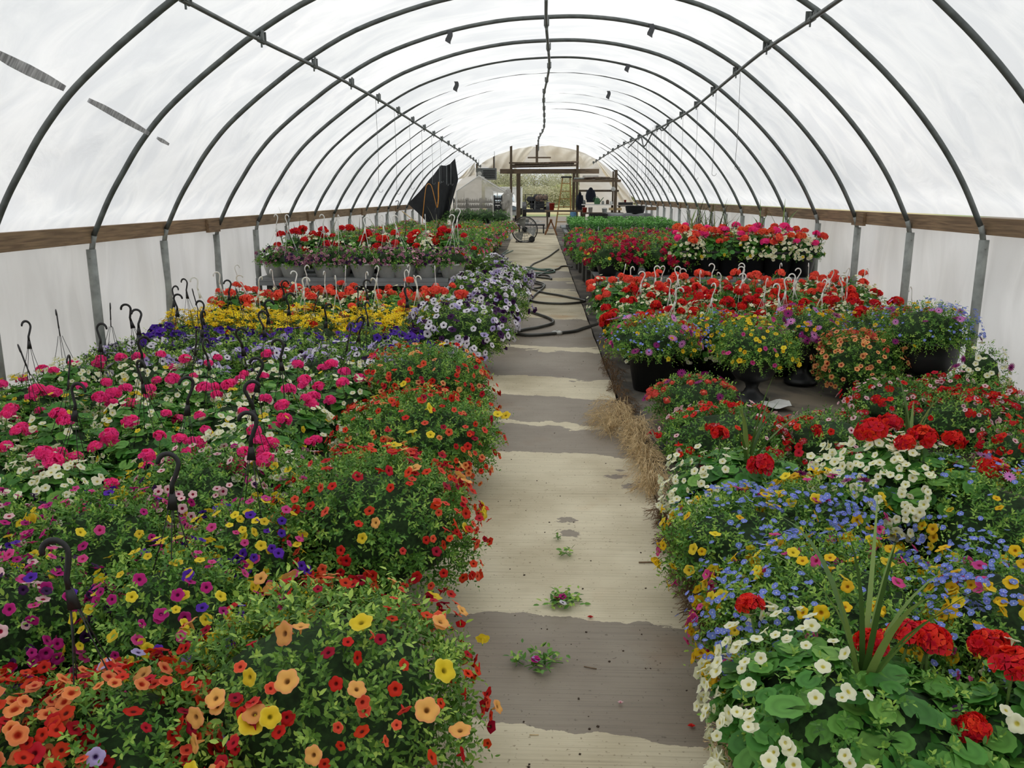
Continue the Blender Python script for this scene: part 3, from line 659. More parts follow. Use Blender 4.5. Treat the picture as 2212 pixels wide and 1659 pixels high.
near_mound('yellow and blue planter with pink daisies at the right edge', 2115, 1155, 160, 'lobmix', YBv(110, 330, 1) + [F('daisy', ['pinkdaisy'], 3, .026, z=.6, o=1.15)], 67, h=.29, U=.24, D=.22, pot='bigpot', name='mixed_planter', cat='planter', group=YBG)
near_mound('red geranium planter with one open bloom, white flowers and thin spikes beside the straw', 1610, 1066, 150, 'germix', [F('head', ['redger'], 2, .048, z=.65, o=1.12), F('small', ['cream'], 75, .018, z=-.5, sec=(PI * 1.1, 1.4), o=1.05)], 68, h=.27, U=.17, D=.18, pot='bigpot', name='mixed_planter', cat='planter', group=RF, spike=12, spL=.45)
near_mound('red geranium planter with trailing white flowers in the large black pot', 1955, 1050, 160, 'germix', [F('head', ['redger'], 8, .056, z=.35, o=1.1), F('small', ['cream'], 130, .0195, z=-.6, sec=(PI * 1.2, 1.7), o=1.05)], 69, h=.40, U=.17, D=.16, pot='bigpot', name='mixed_planter', cat='planter', group=RF, spike=5, spL=.42, potscale=1.3)
# verbena and petunia mounds
VG = 'red verbena and petunia mounds on the right'
def ver(a, b, c): return [F('verb', ['verred', 'redger'], int(a * 1.7), .028, z=.0, o=1.06), F('small', ['redger'], b, .024, z=-.3), F('small', ['palepink'], int(c * 1.3), .019, z=-.4)]
for i, (u, v, w, lab, fl) in enumerate([
    (1500, 868, 92, 'coral verbena mound with purple daisies nearest the path', [F('verb', ['vercoral'], 40, .028, z=.0), F('daisy', ['daisy'], 16, .028, z=-.1)]),
    (1555, 945, 132, 'red verbena mound with pale pink flowers beside the straw', ver(14, 30, 26)),
    (1790, 960, 118, 'red verbena mound between the two spiked geranium planters', ver(14, 30, 20)),
    (1945, 880, 110, 'red and pale pink mound in front of the black urn', ver(16, 30, 34)),
    (2070, 915, 120, 'red verbena mound behind the large black pot', ver(16, 34, 26)),
    (2165, 868, 100, 'red verbena and pale pink mound at the right edge below the urn', ver(16, 30, 34)),
    (2205, 985, 80, 'dark red verbena mound at the right edge above the yellow flowers', ver(10, 20, 8)),
    (2215, 900, 90, 'pale pink and red mound cut off by the right edge', ver(10, 20, 30))]):
    near_mound(lab, u, v, w, 'verbena', fl, 70 + i, h=.15, U=.15, D=.12, Rm=.92, name='verbena_mound', cat='planter', group=VG, near=i < 3, q=.8)
# urns and bowls on the fabric
UG = 'planted black urns and bowls on the right bed'
def urn(lab, u, vb, wd, kind, fl, pot, seed, U=.175, D=.12, hc=None, ps=1.0, **kw):
    x, y = on_ground(u, vb, 0.0); R = wd * y * .9 / FPX; x = min(x, 3.06 - R); hc = hc or {'urn': .40, 'bigpot': .33, 'basket_white': .24, 'basket': .22}[pot]
    planter('urn_planter' if pot == 'urn' else 'mixed_planter', lab, 'planter', UG, x, y, R, U, D, hc * ps, kind, fl, pot, None, seed, False, .7, potscale=ps, **kw)
urn('wide black bowl of yellow flowers and purple daisies beside the path', 1405, 838, 104, 'lobmix', YBv(60, 120, 3) + [F('daisy', ['daisy', 'pinkdaisy'], 22, .032, z=-.1, o=1.1)], 'bigpot', 81, ps=1.1)
urn('black urn of yellow and pink flowers, the nearest urn to the path', 1622, 868, 96, 'lobmix', [F('small', ['yellow', 'mpink', 'goldyellow'], 80, .021, z=-.5), ], 'urn', 82, hc=.38, U=.2, D=.13)
urn('black urn of purple daisies behind the orange flowered pot', 1728, 826, 88, 'lobmix', [F('daisy', ['daisy', 'pinkdaisy'], 30, .034, z=-.1, o=1.08), F('small', ['goldyellow'], 30, .02), F('lob', ['lobelia'], 40, .011, z=.2, stuff=True)], 'urn', 83)
urn('black pot overflowing with orange flowers between the urns', 1850, 862, 98, 'calib', [F('small', ['apricot'], 170, .0225, z=-.55), F('verb', ['vercoral'], 9, .03, z=.3)], 'bigpot', 84, hc=.29, U=.2, D=.22, ps=.95)
urn('pot of blue lobelia and yellow flowers behind the nearest urn', 1555, 815, 84, 'lobmix', YBv(50, 260, 1), 'bigpot', 85)
urn('pot of blue lobelia, yellow flowers and purple daisies behind the orange pot', 1905, 812, 112, 'lobmix', YBv(70, 260, 2) + [F('daisy', ['daisy'], 20, .032, z=.0, sec=(0, 2.2))], 'bigpot', 86)
urn('tall black urn topped with blue lobelia near the right edge', 2085, 866, 98, 'lobmix', [F('lob', ['lobelia'], 260, .011, z=.0, o=1.08, stuff=True), F('daisy', ['daisy', 'pinkdaisy'], 20, .026, z=-.2), F('small', ['goldyellow'], 10, .02)], 'urn', 87, U=.2, D=.13, ps=1.25)
urn('white hanging pot of pale flowers cut off by the right edge', 2180, 905, 52, 'lobmix', [F('small', ['cream'], 40, .022, z=-.4), F('daisy', ['daisy'], 6, .03)], 'basket_white', 88, ps=1.25, hc=.24)
urn('bowl of cream flowers between the two lobelia pots', 1822, 780, 64, 'lobmix', [F('small', ['cream'], 90, .022, z=-.4)], 'bigpot', 89, hc=.3)
# red and coral geranium bank
E2 = 'red and coral geranium baskets in the right bed'
for r, (y, x0, x1, n, key, hp, nm) in enumerate([(6.75, .98, 3.02, 7, 'redger', .75, 'nearest red geranium row'), (7.2, .82, 3.02, 8, 'redger', .9, 'second red geranium row'), (7.62, .80, 3.02, 8, 'redger', .9, 'third geranium row'), (8.05, .78, 3.0, 8, 'coralger', 1, 'fourth geranium row'), (8.45, .76, 3.0, 8, 'coralger', 1, 'farthest geranium row')]):
    row(y, x0, x1, n, 'germix', gerfl(key, (8, 13), 50, 0, .048), 'geranium basket', nm + ' on the right', E2, 'white', 91 + r, R=.25, U=.26, D=.15, hc=[.22, .24, .27, .3, .33][r], q=.5, hp=hp)
# ------------------------------------------------------------------ hoop house
S0, SP = 6.142, 1.22
K0, K1 = -1, 18
PROF = [(-3.30, 1.31), (-3.16, 1.57), (-3.02, 1.78), (-2.89, 1.96), (-2.71, 2.16), (-2.50, 2.34), (-2.26, 2.52), (-1.98, 2.71), (-1.55, 2.94), (-.98, 3.13), (-.45, 3.235), (.02, 3.27),
        (.46, 3.27), (.92, 3.21), (1.40, 3.075), (1.86, 2.83), (2.22, 2.55), (2.48, 2.31), (2.69, 2.08), (2.86, 1.86), (3.00, 1.64), (3.13, 1.39)]
def cat(Pt, n):
    Pn = [Vector(p) for p in Pt]; Pn = [Pn[0] * 2 - Pn[1]] + Pn + [Pn[-1] * 2 - Pn[-2]]; out = []
    for i in range(1, len(Pn) - 2):
        for q in range(n):
            t = q / n; a, b, c, d = Pn[i - 1:i + 3]
            out.append(.5 * ((2 * b) + (c - a) * t + (2 * a - 5 * b + 4 * c - d) * t * t + (3 * b - a - 3 * c + d) * t ** 3))
    out.append(Pn[-2]); return out
AR = cat([(x, 0, z) for x, z in PROF], 4)
SEGL = np.cumsum([0] + [(AR[i + 1] - AR[i]).length for i in range(len(AR) - 1)])
AX = np.array([p.x for p in AR]); AZ = np.array([p.z for p in AR])
def arc(t):
    s_ = t * SEGL[-1]; x = np.interp(s_, SEGL, AX); z = np.interp(s_, SEGL, AZ)
    e = .01 * SEGL[-1]; tx = np.interp(s_ + e, SEGL, AX) - np.interp(s_ - e, SEGL, AX); tz = np.interp(s_ + e, SEGL, AZ) - np.interp(s_ - e, SEGL, AZ)
    L = np.hypot(tx, tz); return x, z, -tz / L, tx / L      # point and outward normal
def rdrop(y): return -.012 * max(0, y - 12)                # the frame settles a little towards the far end
Y0, Y1 = -2.5, 29.0
rw = RS(3); WK = rw.randn(14, 2) * np.array([3.0, 2.2]); WP = rw.rand(14) * 6.28
def film_pt(u, v):
    y = Y0 + (Y1 - Y0) * u; x, z, nx, nz = arc(v)
    ph = ((y - S0) / SP) % 1.0; bel = math.sin(PI * ph) ** .8
    top = max(0, nz) ** 1.5
    w = sum(math.cos(WK[k, 0] * y + WK[k, 1] * v * 9 + WP[k]) for k in range(14)) / 14
    w2 = math.cos(y * 9 + math.sin(v * 40) * 2.5) * math.cos(v * 55 + y * 2)
    off = .030 - bel * (.022 + top * (.012 + .075 * min(1, max(0, (y - 9) / 3)))) + w * .03 * bel + w2 * .006 * bel
    e = min(v, 1 - v); ed = math.exp(-(e / .022) ** 2); off = off * (1 - ed) + .075 * ed
    return (x + nx * off, y, z + nz * off + .03 * ed)
g = G(); g.grid(film_pt, 26 * 10, 110); struct('ceiling', g, M['film'], True)
def skirt(side):
    X = -3.37 if side < 0 else 3.24
    def f(u, v):
        y = Y0 + (Y1 - Y0) * u; z = gz(y) - .02 + (1.36 - gz(y)) * v
        d = .018 * math.sin(y * 7 + 1.3 * math.sin(y * 2.1)) * (1 - v * .5) + .012 * math.sin(y * 17 + v * 3) + .01 * math.sin(y * 3 + v * 9)
        return (X + d - side * (.10 * (1 - v)) * 0, y, z)
    return f
for nm, sd in (('wall_left', -1), ('wall_right', 1)):
    g = G(); g.grid(skirt(sd), 420, 10); struct(nm, g, M['skirt'], True)
g = G(); pts = [(x, Y0, z) for x, z in zip(AX, AZ)] + [(3.24, Y0, .0), (-3.37, Y0, .0)]
g.raw(pts, [tuple(range(len(pts)))]); struct('wall_front', g, M['film'])
# hoops with their ground posts
OR20 = ['nearest', 'second', 'third', 'fourth', 'fifth', 'sixth', 'seventh', 'eighth', 'ninth', 'tenth', 'eleventh', 'twelfth', 'thirteenth', 'fourteenth', 'fifteenth', 'sixteenth', 'seventeenth', 'eighteenth', 'nineteenth', 'twentieth', 'farthest']
g = G(); g.tube([(p.x, 0, p.z) for p in AR], .0195, 10); arch_me = g.mesh('arch', M['steel'], True)
posts = {}
for sd in (-1, 1):
    for q in range(3):
        pass
for k in range(K0, K1 + 1):
    y = S0 + k * SP; i = k - K0
    lab = f'{OR20[i]} curved grey pipe hoop counting from the camera' + (', running out of the frame above' if k < 2 else ', spanning the tunnel')
    t = thing('greenhouse_hoop', lab, 'pipe hoop', (0, y, 0), 0, 'pipe hoops of the plastic tunnel')
    jj = RS(k + 40).randn(2) * .006
    link('arch', arch_me, t, (jj[0], 0, jj[1]))
    for sd, X, Z in ((-1, -3.30, 1.31), (1, 3.13, 1.39)):
        g = G(); b = gz(y); o = .03 * sd
        g.tube([(X, 0, Z), (X + o * .55, 0, Z - .05), (X + o * 1.1, 0, Z - .13)], .0205, 10)
        g.tube([(X + o * 1.2, 0, Z - .10), (X + o * 1.2, 0, b - .05)], .034, 10); g.tube([(X + o * 1.2, -.036, Z - .16), (X + o * 1.2, .036, Z - .16)], .006, 6)
        obj('post', g, M['steel_l'], t, True)
# purlins
def poly(pts): return cat(pts, 5)
PLn = [(-2.05, 1.0, 2.69), (-2.02, 4.5, 2.69), (-1.99, 6.14, 2.69), (-1.93, 7.8, 2.70), (-1.87, 9.8, 2.69), (-1.85, 11.5, 2.665), (-1.86, 15, 2.64), (-1.9, 20, 2.63), (-1.97, 25, 2.63), (-2.02, 27.6, 2.55)]
PRn = [(1.80, 1.0, 2.80), (1.82, 4.5, 2.80), (1.85, 6.14, 2.80), (1.88, 7.6, 2.81), (1.93, 9.8, 2.83), (1.98, 12, 2.82), (1.96, 16, 2.80), (1.88, 20, 2.76), (1.8, 24, 2.72), (1.72, 27.6, 2.66)]
PDn = [(.03, 1, 3.23), (.03, 7, 3.235), (.04, 8.6, 3.23), (.07, 9.8, 3.23), (.09, 11, 3.21), (.06, 12.5, 3.20), (.03, 14, 3.19), (.05, 17, 3.17), (.05, 20, 3.15), (-.08, 23.5, 3.14), (-.10, 28, 3.10)]
def purlin(pts, lab):
    pts = [(x * .985, y, z - .035 - (.02 if abs(x) < .3 and y > 9 else 0)) for x, y, z in pts]
    pts = [(x, y, min(z, float(np.interp(x, AX, AZ)) - (.045 if y < 9 else .085))) for x, y, z in pts]
    t = thing('purlin_pipe', lab, 'pipe', (0, 0, 0), 0, 'lengthwise pipes under the hoops')
    pp = poly(pts); g = G(); g.tube(pp, .0155, 8); obj('pipe', g, M['steel'], t, True)
    ys = [p.y for p in pp]; xs = [p.x for p in pp]; zs = [p.z for p in pp]
    for k in range(K0, K1 + 1):
        y = S0 + k * SP; x = float(np.interp(y, ys, xs)); z = float(np.interp(y, ys, zs))
        g = G(); g.tube([(-.0, -.05, 0), (0, .05, 0)], .021, 8); g.box((0, .03, .03), (.05, .012, .06)); g.box((.02, -.03, .028), (.012, .03, .07)); g.tube([(0, 0, -.045), (0, 0, .05)], .007, 6)
        obj('clamp', g, M['steel'], t, False, (x, y, z))
purlin(PLn, 'grey lengthwise pipe clamped under the hoops left of the ridge')
purlin(PRn, 'grey lengthwise pipe clamped under the hoops right of the ridge')
purlin(PDn, 'grey lengthwise pipe along the ridge above the path')
# hip boards (the wooden rail under the film edge), one per length, each with its splice block
for sd, X, Z in ((-1, -3.335, 1.315), (1, 3.185, 1.385)):
    y = Y0; i = 0; L = 3.66
    while y < Y1 - .1:
        y2 = min(y + L, Y1); g = G(); g.box((X, (y + y2) / 2, Z), (.038, y2 - y - .01, .118))
        o = struct(f'trim_{i + (0 if sd < 0 else 20) + 1}', g, M['board'])
        if y2 < Y1 - .1:
            g = G(); g.box((X - sd * .035, y2 + .05 * sd, Z - .012), (.032, .30, .125)); obj('splice_block', g, M['board'], o)
        y = y2; i += 1
# floor
def concrete():
    m, nt, out = newmat('broomed_concrete')
    tc = N(nt, 'ShaderNodeTexCoord'); sep = N(nt, 'ShaderNodeSeparateXYZ'); nt.links.new(tc.outputs['Object'], sep.inputs[0])
    mpn = N(nt, 'ShaderNodeMapping'); mpn.inputs['Scale'].default_value = (1.5, 2.3, 1)
    n1 = N(nt, 'ShaderNodeTexNoise'); n1.inputs['Scale'].default_value = 1.1; n1.inputs['Detail'].default_value = 9; n1.inputs['Roughness'].default_value = .55
    nt.links.new(tc.outputs['Object'], mpn.inputs[0]); nt.links.new(mpn.outputs[0], n1.inputs['Vector'])
    def math_(op, a, b, **k):
        n = N(nt, 'ShaderNodeMath', operation=op)
        for i, s_ in enumerate((a, b)):
            if isinstance(s_, (int, float)): n.inputs[i].default_value = s_
            else: nt.links.new(s_, n.inputs[i])
        return n.outputs[0]
    n4b = N(nt, 'ShaderNodeTexNoise'); n4b.inputs['Scale'].default_value = 22; n4b.inputs['Detail'].default_value = 4; nt.links.new(mpn.outputs[0], n4b.inputs['Vector'])
    wob = math_('MULTIPLY', math_('SUBTRACT', n1.outputs['Fac'], .5), 1.0)
    wob = math_('MULTIPLY', wob, math_('ADD', math_('MULTIPLY', sep.outputs['Y'], .11), .12))
    yy = math_('ADD', math_('ADD', sep.outputs['Y'], wob), math_('MULTIPLY', sep.outputs['X'], .11))
    t = math_('DIVIDE', math_('SUBTRACT', yy, 1.0), 24.0)
    B = [(1625, 1), (1345, 0), (990, 1), (930, 0), (914, 1), (862, 0), (822, 1), (764, 0), (752, 1), (690, 0), (662, 0), (640, 0), (628, 1), (612, 0), (602, 1), (588, 0), (575, 0), (568, 0)]
    st = [(0, (0, 0, 0, 1))]
    for v, s_ in B: st.append(((on_ground(1200, v)[1] - 1) / 24, (s_, s_, s_, 1)))
    st.append((1, (0, 0, 0, 1)))
    r = ramp(nt, st, 'CONSTANT'); nt.links.new(t, r.inputs['Fac']); wet = r.outputs['Color']
    for (u, v, a, b) in ((1330, 1034, .07, .045), (1368, 1056, .07, .06), (1392, 1050, .06, .07), (1225, 1128, .055, .05), (1228, 1157, .06, .05), (1338, 1021, .035, .02)):
        cx, cy_ = on_ground(u, v)
        dx = math_('DIVIDE', math_('SUBTRACT', sep.outputs['X'], cx), a); dy = math_('DIVIDE', math_('SUBTRACT', sep.outputs['Y'], cy_), b)
        q = math_('ADD', math_('MULTIPLY', dx, dx), math_('MULTIPLY', dy, dy)); q = math_('ADD', q, math_('MULTIPLY', math_('SUBTRACT', n4b.outputs['Fac'], .5), 3.2)); wet = math_('MAXIMUM', wet, math_('LESS_THAN', q, .6))
    # tone of the slab: soft blotches and fine broom lines running across
    n2 = N(nt, 'ShaderNodeTexNoise'); n2.inputs['Scale'].default_value = 2.2; n2.inputs['Detail'].default_value = 8; nt.links.new(tc.outputs['Object'], n2.inputs['Vector'])
    mp = N(nt, 'ShaderNodeMapping'); mp.inputs['Scale'].default_value = (1.6, 130, 1); nt.links.new(tc.outputs['Object'], mp.inputs[0])
    n3 = N(nt, 'ShaderNodeTexNoise'); n3.inputs['Scale'].default_value = 1; n3.inputs['Detail'].default_value = 5; n3.inputs['Roughness'].default_value = .7; nt.links.new(mp.outputs[0], n3.inputs['Vector'])
    n4 = N(nt, 'ShaderNodeTexNoise'); n4.inputs['Scale'].default_value = 75; n4.inputs['Detail'].default_value = 3; nt.links.new(tc.outputs['Object'], n4.inputs['Vector'])
    n5 = N(nt, 'ShaderNodeTexNoise'); n5.inputs['Scale'].default_value = 1.7; n5.inputs['Detail'].default_value = 3
    mp5 = N(nt, 'ShaderNodeMapping'); mp5.inputs['Location'].default_value = (7, 3, 1); nt.links.new(tc.outputs['Object'], mp5.inputs[0]); nt.links.new(mp5.outputs[0], n5.inputs['Vector'])
    rd = ramp(nt, [(.3, srgb('#b0a488')), (.6, srgb('#cfc5aa'))]); nt.links.new(n2.outputs['Fac'], rd.inputs['Fac'])
    ro = ramp(nt, [(.6, (1, 1, 1, 1)), (.75, srgb('#e0b890'))]); nt.links.new(n5.outputs['Fac'], ro.inputs['Fac'])
    rwt = ramp(nt, [(.3, srgb('#75695a')), (.65, srgb('#8c8272'))]); nt.links.new(n2.outputs['Fac'], rwt.inputs['Fac'])
    def mixc(a, b, f, bt='MIX'):
        n = N(nt, 'ShaderNodeMix', data_type='RGBA', blend_type=bt)
        for s_, i in ((a, 'A'), (b, 'B'), (f, 'Factor')):
            if isinstance(s_, float): n.inputs[i].default_value = s_
            else: nt.links.new(s_, n.inputs[i])
        return n.outputs['Result']
    col = mixc(rd.outputs['Color'], rwt.outputs['Color'], wet)
    col = mixc(col, ro.outputs['Color'], .6, 'MULTIPLY')
    rb = ramp(nt, [(.35, (.62, .61, .6, 1)), (.52, (1, 1, 1, 1)), (.8, (1.0, 1.0, 1.0, 1))]); nt.links.new(n3.outputs['Fac'], rb.inputs['Fac'])
    col = mixc(col, rb.outputs['Color'], .55, 'MULTIPLY')
    rs = ramp(nt, [(.28, (.35, .3, .25, 1)), (.36, (1, 1, 1, 1))]); nt.links.new(n4.outputs['Fac'], rs.inputs['Fac'])
    col = mixc(col, rs.outputs['Color'], .7, 'MULTIPLY')
    p = N(nt, 'ShaderNodeBsdfPrincipled'); nt.links.new(col, p.inputs['Base Color'])
    rr = ramp(nt, [(0, (.85, .85, .85, 1)), (1, (.55, .55, .55, 1))]); nt.links.new(wet, rr.inputs['Fac']); nt.links.new(rr.outputs['Color'], p.inputs['Roughness'])
    bp = N(nt, 'ShaderNodeBump'); bp.inputs['Strength'].default_value = .35; bp.inputs['Distance'].default_value = .004
    nt.links.new(n3.outputs['Fac'], bp.inputs['Height']); nt.links.new(bp.outputs[0], p.inputs['Normal']); nt.links.new(p.outputs[0], out.inputs[0]); return m
def fabric_ground():
    m, nt, out = newmat('weed_fabric_ground')
    tc = N(nt, 'ShaderNodeTexCoord'); n1 = N(nt, 'ShaderNodeTexNoise'); n1.inputs['Scale'].default_value = 2.6; n1.inputs['Detail'].default_value = 8; n1.inputs['Distortion'].default_value = .7
    nt.links.new(tc.outputs['Object'], n1.inputs['Vector'])
    r = ramp(nt, [(.32, srgb('#38342f')), (.5, srgb('#605a51')), (.66, srgb('#857a69'))]); nt.links.new(n1.outputs['Fac'], r.inputs['Fac'])
    p = N(nt, 'ShaderNodeBsdfPrincipled'); p.inputs['Roughness'].default_value = .85; nt.links.new(r.outputs[0], p.inputs['Base Color'])
    bp = N(nt, 'ShaderNodeBump'); bp.inputs['Strength'].default_value = .5; bp.inputs['Distance'].default_value = .03
    nt.links.new(n1.outputs['Fac'], bp.inputs['Height']); nt.links.new(bp.outputs[0], p.inputs['Normal']); nt.links.new(p.outputs[0], out.inputs[0]); return m
def pathx(y): r = .602 - .0069 * y; return r - 1.235, r
g = G(); PE = 27.2
vs = []; ny = 60
for i in range(ny + 1):
    y = Y0 + (PE - Y0) * i / ny; l, r = pathx(y); z = gz(y) + .012; j = .006 * math.sin(y * 5.1)
    vs += [(l, y, z - .06), (l, y, z), (r + j, y, z), (r + j, y, z - .06)]
f = [(i * 4 + a, i * 4 + 4 + a, i * 4 + 5 + a, i * 4 + 1 + a) for i in range(ny) for a in range(3)] + [(0, 1, 2, 3), (ny * 4 + 3, ny * 4 + 2, ny * 4 + 1, ny * 4)]
g.raw(vs, f); struct('floor', g, concrete())
fg = fabric_ground()
for nm, a, b in (('ground_left', -3.45, None), ('ground_right', None, 3.32)):
    g = G()
    def fn(u, v, a=a, b=b):
        y = Y0 + (PE + .3 - Y0) * u; l, r = pathx(y); x0 = a if a is not None else r + .02; x1 = b if b is not None else l
        e = min(v, 1 - v) * 2
        return (x0 + (x1 - x0) * v, y, gz(y) - .012 + .012 * math.sin(y * 6 + 9 * v) * e * math.sin(v * 14))
    g.grid(fn, 120, 16); struct(nm, g, fg, True)
g = G(); g.box((0, PE + .3 + 1.2, gz(28) - .06), (6.9, 2.4 + .3, .08)); struct('ground_end', g, fg)
# outdoors
def ground_out():
    m, nt, out = newmat('yard_and_grass')
    tc = N(nt, 'ShaderNodeTexCoord'); sep = N(nt, 'ShaderNodeSeparateXYZ'); nt.links.new(tc.outputs['Object'], sep.inputs[0])
    n1 = N(nt, 'ShaderNodeTexNoise'); n1.inputs['Scale'].default_value = .5; n1.inputs['Detail'].default_value = 6; nt.links.new(tc.outputs['Object'], n1.inputs['Vector'])
    ad = N(nt, 'ShaderNodeMath', operation='MULTIPLY_ADD'); nt.links.new(n1.outputs['Fac'], ad.inputs[0]); ad.inputs[1].default_value = 3.0; nt.links.new(sep.outputs['Y'], ad.inputs[2])
    mr = N(nt, 'ShaderNodeMapRange'); mr.inputs['From Min'].default_value = 28; mr.inputs['From Max'].default_value = 95; nt.links.new(ad.outputs[0], mr.inputs['Value'])
    r = ramp(nt, [(0, srgb('#6e665c')), (.47, srgb('#7c7468')), (.5, srgb('#7a8a58')), (.6, srgb('#b4a87c')), (.8, srgb('#b0a676')), (1, srgb('#7e8a5c'))]); nt.links.new(mr.outputs[0], r.inputs['Fac'])
    p = N(nt, 'ShaderNodeBsdfPrincipled'); p.inputs['Roughness'].default_value = .95; nt.links.new(r.outputs[0], p.inputs['Base Color']); nt.links.new(p.outputs[0], out.inputs[0]); return m
GO = [(-60, -.12), (2, -.06), (28.9, .45), (36, .2), (50, .10), (58, .18), (85, .42), (150, .6)]
def gout(y): return float(np.interp(y, [a for a, b in GO], [b for a, b in GO]))
g = G()
for (ya, za), (yb, zb) in zip(GO[:-1], GO[1:]): g.raw([(-90, ya, za), (90, ya, za), (90, yb, zb), (-90, yb, zb)], [(0, 1, 2, 3)])
struct('ground_outside', g, ground_out())
# marks on the film
def film_hit(u, v, off=-.02):
    x, y, z = ray(u, v); lo = None
    for i in range(20, 4000):
        t = i * .02; X, Y, Z = x * t, y * t, CAMZ + z * t
        if X < -3.28 or X > 3.12: return X, Y, Z
        zi = np.interp(X, AX, AZ)
        if Z > zi: break
    nx = X / 3.6; nz = (Z - 1.2) / 2.2; L = math.hypot(nx, nz); return X + nx / L * off, Y, Z + nz / L * off
def strip(lab, pts, w):
    c = [Vector(film_hit(*p, off=-.035)) for p in pts]; g = G(); vs = []
    for i, p in enumerate(c):
        t = (c[min(i + 1, len(c) - 1)] - c[max(i - 1, 0)]).normalized(); n = Vector((p.x / 3.6, 0, (p.z - 1.2) / 2.2)).normalized(); s_ = t.cross(n)
        ww = w * (.6 + .4 * math.sin(PI * i / (len(c) - 1)))
        for a in (-1, 1):
            for b in (0, 1): vs.append(tuple(p + s_ * a * ww + n * .01 * b))
    nn = len(c); f = [(i * 4, i * 4 + 4, i * 4 + 6, i * 4 + 2) for i in range(nn - 1)] + [(i * 4 + 1, i * 4 + 3, i * 4 + 7, i * 4 + 5) for i in range(nn - 1)] + [(i * 4, i * 4 + 1, i * 4 + 5, i * 4 + 4) for i in range(nn - 1)] + [(i * 4 + 2, i * 4 + 6, i * 4 + 7, i * 4 + 3) for i in range(nn - 1)]
    g.raw(vs, f); o = obj('repair_strip', g, M['strip']); tag(o, lab, 'repair tape', 'grey repair strips on the film')
def stripmat():
    m, nt, out = newmat('grey_ribbed_strip'); tc = N(nt, 'ShaderNodeTexCoord')
    mp = N(nt, 'ShaderNodeMapping'); mp.inputs['Scale'].default_value = (10, 60, 10); no = N(nt, 'ShaderNodeTexNoise'); no.inputs['Scale'].default_value = 1; no.inputs['Detail'].default_value = 5
    nt.links.new(tc.outputs['Object'], mp.inputs[0]); nt.links.new(mp.outputs[0], no.inputs['Vector'])
    r = ramp(nt, [(.3, srgb('#9a9a9c')), (.6, srgb('#d8d8d8')), (.75, srgb('#e8e8e8'))]); nt.links.new(no.outputs['Fac'], r.inputs['Fac'])
    t = N(nt, 'ShaderNodeBsdfTranslucent'); d = N(nt, 'ShaderNodeBsdfDiffuse'); nt.links.new(r.outputs[0], t.inputs[0]); nt.links.new(r.outputs[0], d.inputs[0])
    x = N(nt, 'ShaderNodeMixShader'); x.inputs[0].default_value = .6; nt.links.new(d.outputs[0], x.inputs[1]); nt.links.new(t.outputs[0], x.inputs[2]); nt.links.new(x.outputs[0], out.inputs[0]); return m
M['strip'] = stripmat()
strip('broad grey ribbed strip on the film at the upper left edge', [(-30, 102), (10, 124), (50, 144), (90, 164), (128, 184)], .028)
strip('narrow broken grey strip on the film between the two nearest left hoops', [(182, 211), (215, 228), (250, 248), (285, 268), (312, 284)], .022)
strip('short grey strip end on the film beside the second left hoop', [(332, 294), (342, 300), (356, 308)], .015)
# tape tabs on hoops
for u, v, k, lab in ((970, 76, 2, 'torn black tape hanging from the hoop left of the ridge'), (1406, 62, 2, 'short black tape tab on the hoop right of the ridge'), (985, 184, 4, 'small black tape tab on a farther hoop left of the ridge'), (1355, 142, 4, 'tiny tape knot on a farther hoop right of the ridge'), (1314, 203, 6, 'small black tape tab on a far hoop right of the ridge')):
    x, y, z = at_depth(u, v, S0 + k * SP - .03); g = G(); w = .016
    g.grid(lambda a, b: (x + (b - .5) * .05 + .012 * math.sin(a * 5), y - .02 * a, z + .045 - a * .10 * (1 + .3 * b)), 5, 3); g.grid(lambda a, b: (x + (b - .5) * .05 + .012 * math.sin(a * 5), y + .006 - .02 * a, z + .045 - a * .10 * (1 + .3 * b)), 5, 3)
    tag(obj('tape_tab', g, M['tape'], None, True), lab, 'tape', 'black tape tabs on the hoops')
# wires with hooks hanging from the purlins
def hang_wire(x, y, z, L, lab, grp):
    g = G(); g.tube([(x, y, z), (x + .01, y, z - L * .6), (x, y, z - L)] + [(x + .025 - .025 * math.cos(a), y, z - L - .025 * math.sin(a)) for a in (.5, 1.2, 2.0, 2.8, 3.4)], .0022, 4)
    tag(obj('wire_hook', g, M['wire'], None, True), lab, 'wire hook', grp)
HW = 'thin wire hooks hanging from the lengthwise pipes'
for i, (k, L) in enumerate([(2, .92), (3, .95), (4, .97), (5, .9), (6, .9), (7, .85)]):
    hang_wire(1.9 + .02 * i, S0 + k * SP - .06, 2.79, L, f'{ORD[i]} long thin wire hook from the camera on the right pipe', HW)
for i, (k, L) in enumerate([(3, 1.0), (4, 1.02), (5, .95), (6, .9), (7, .85), (8, .8)]):
    hang_wire(-1.86, S0 + k * SP - .06, 2.66, L, f'{ORD[i]} long thin wire hook from the camera on the left pipe', HW)
rr = RS(77)
for i in range(22):
    hang_wire(1.97 - .01 * (i % 3) + rr.randn() * .05, 13.4 + i * .28, 2.76, .75 + rr.rand() * .45, 'thin wire hook in the dense bunch hanging from the right pipe', 'bunch of wire hooks on the right pipe')
g = G(); g.tube(poly([(1.97, 12.8, 2.78), (1.95, 14, 2.62), (1.99, 15.2, 2.76), (1.93, 16.3, 2.5), (1.97, 17.4, 2.74), (1.9, 19, 2.62)]), .012, 6)
tag(obj('black_cable', g, M['tape'], None, True), 'black cable looped along the right lengthwise pipe', 'cable')
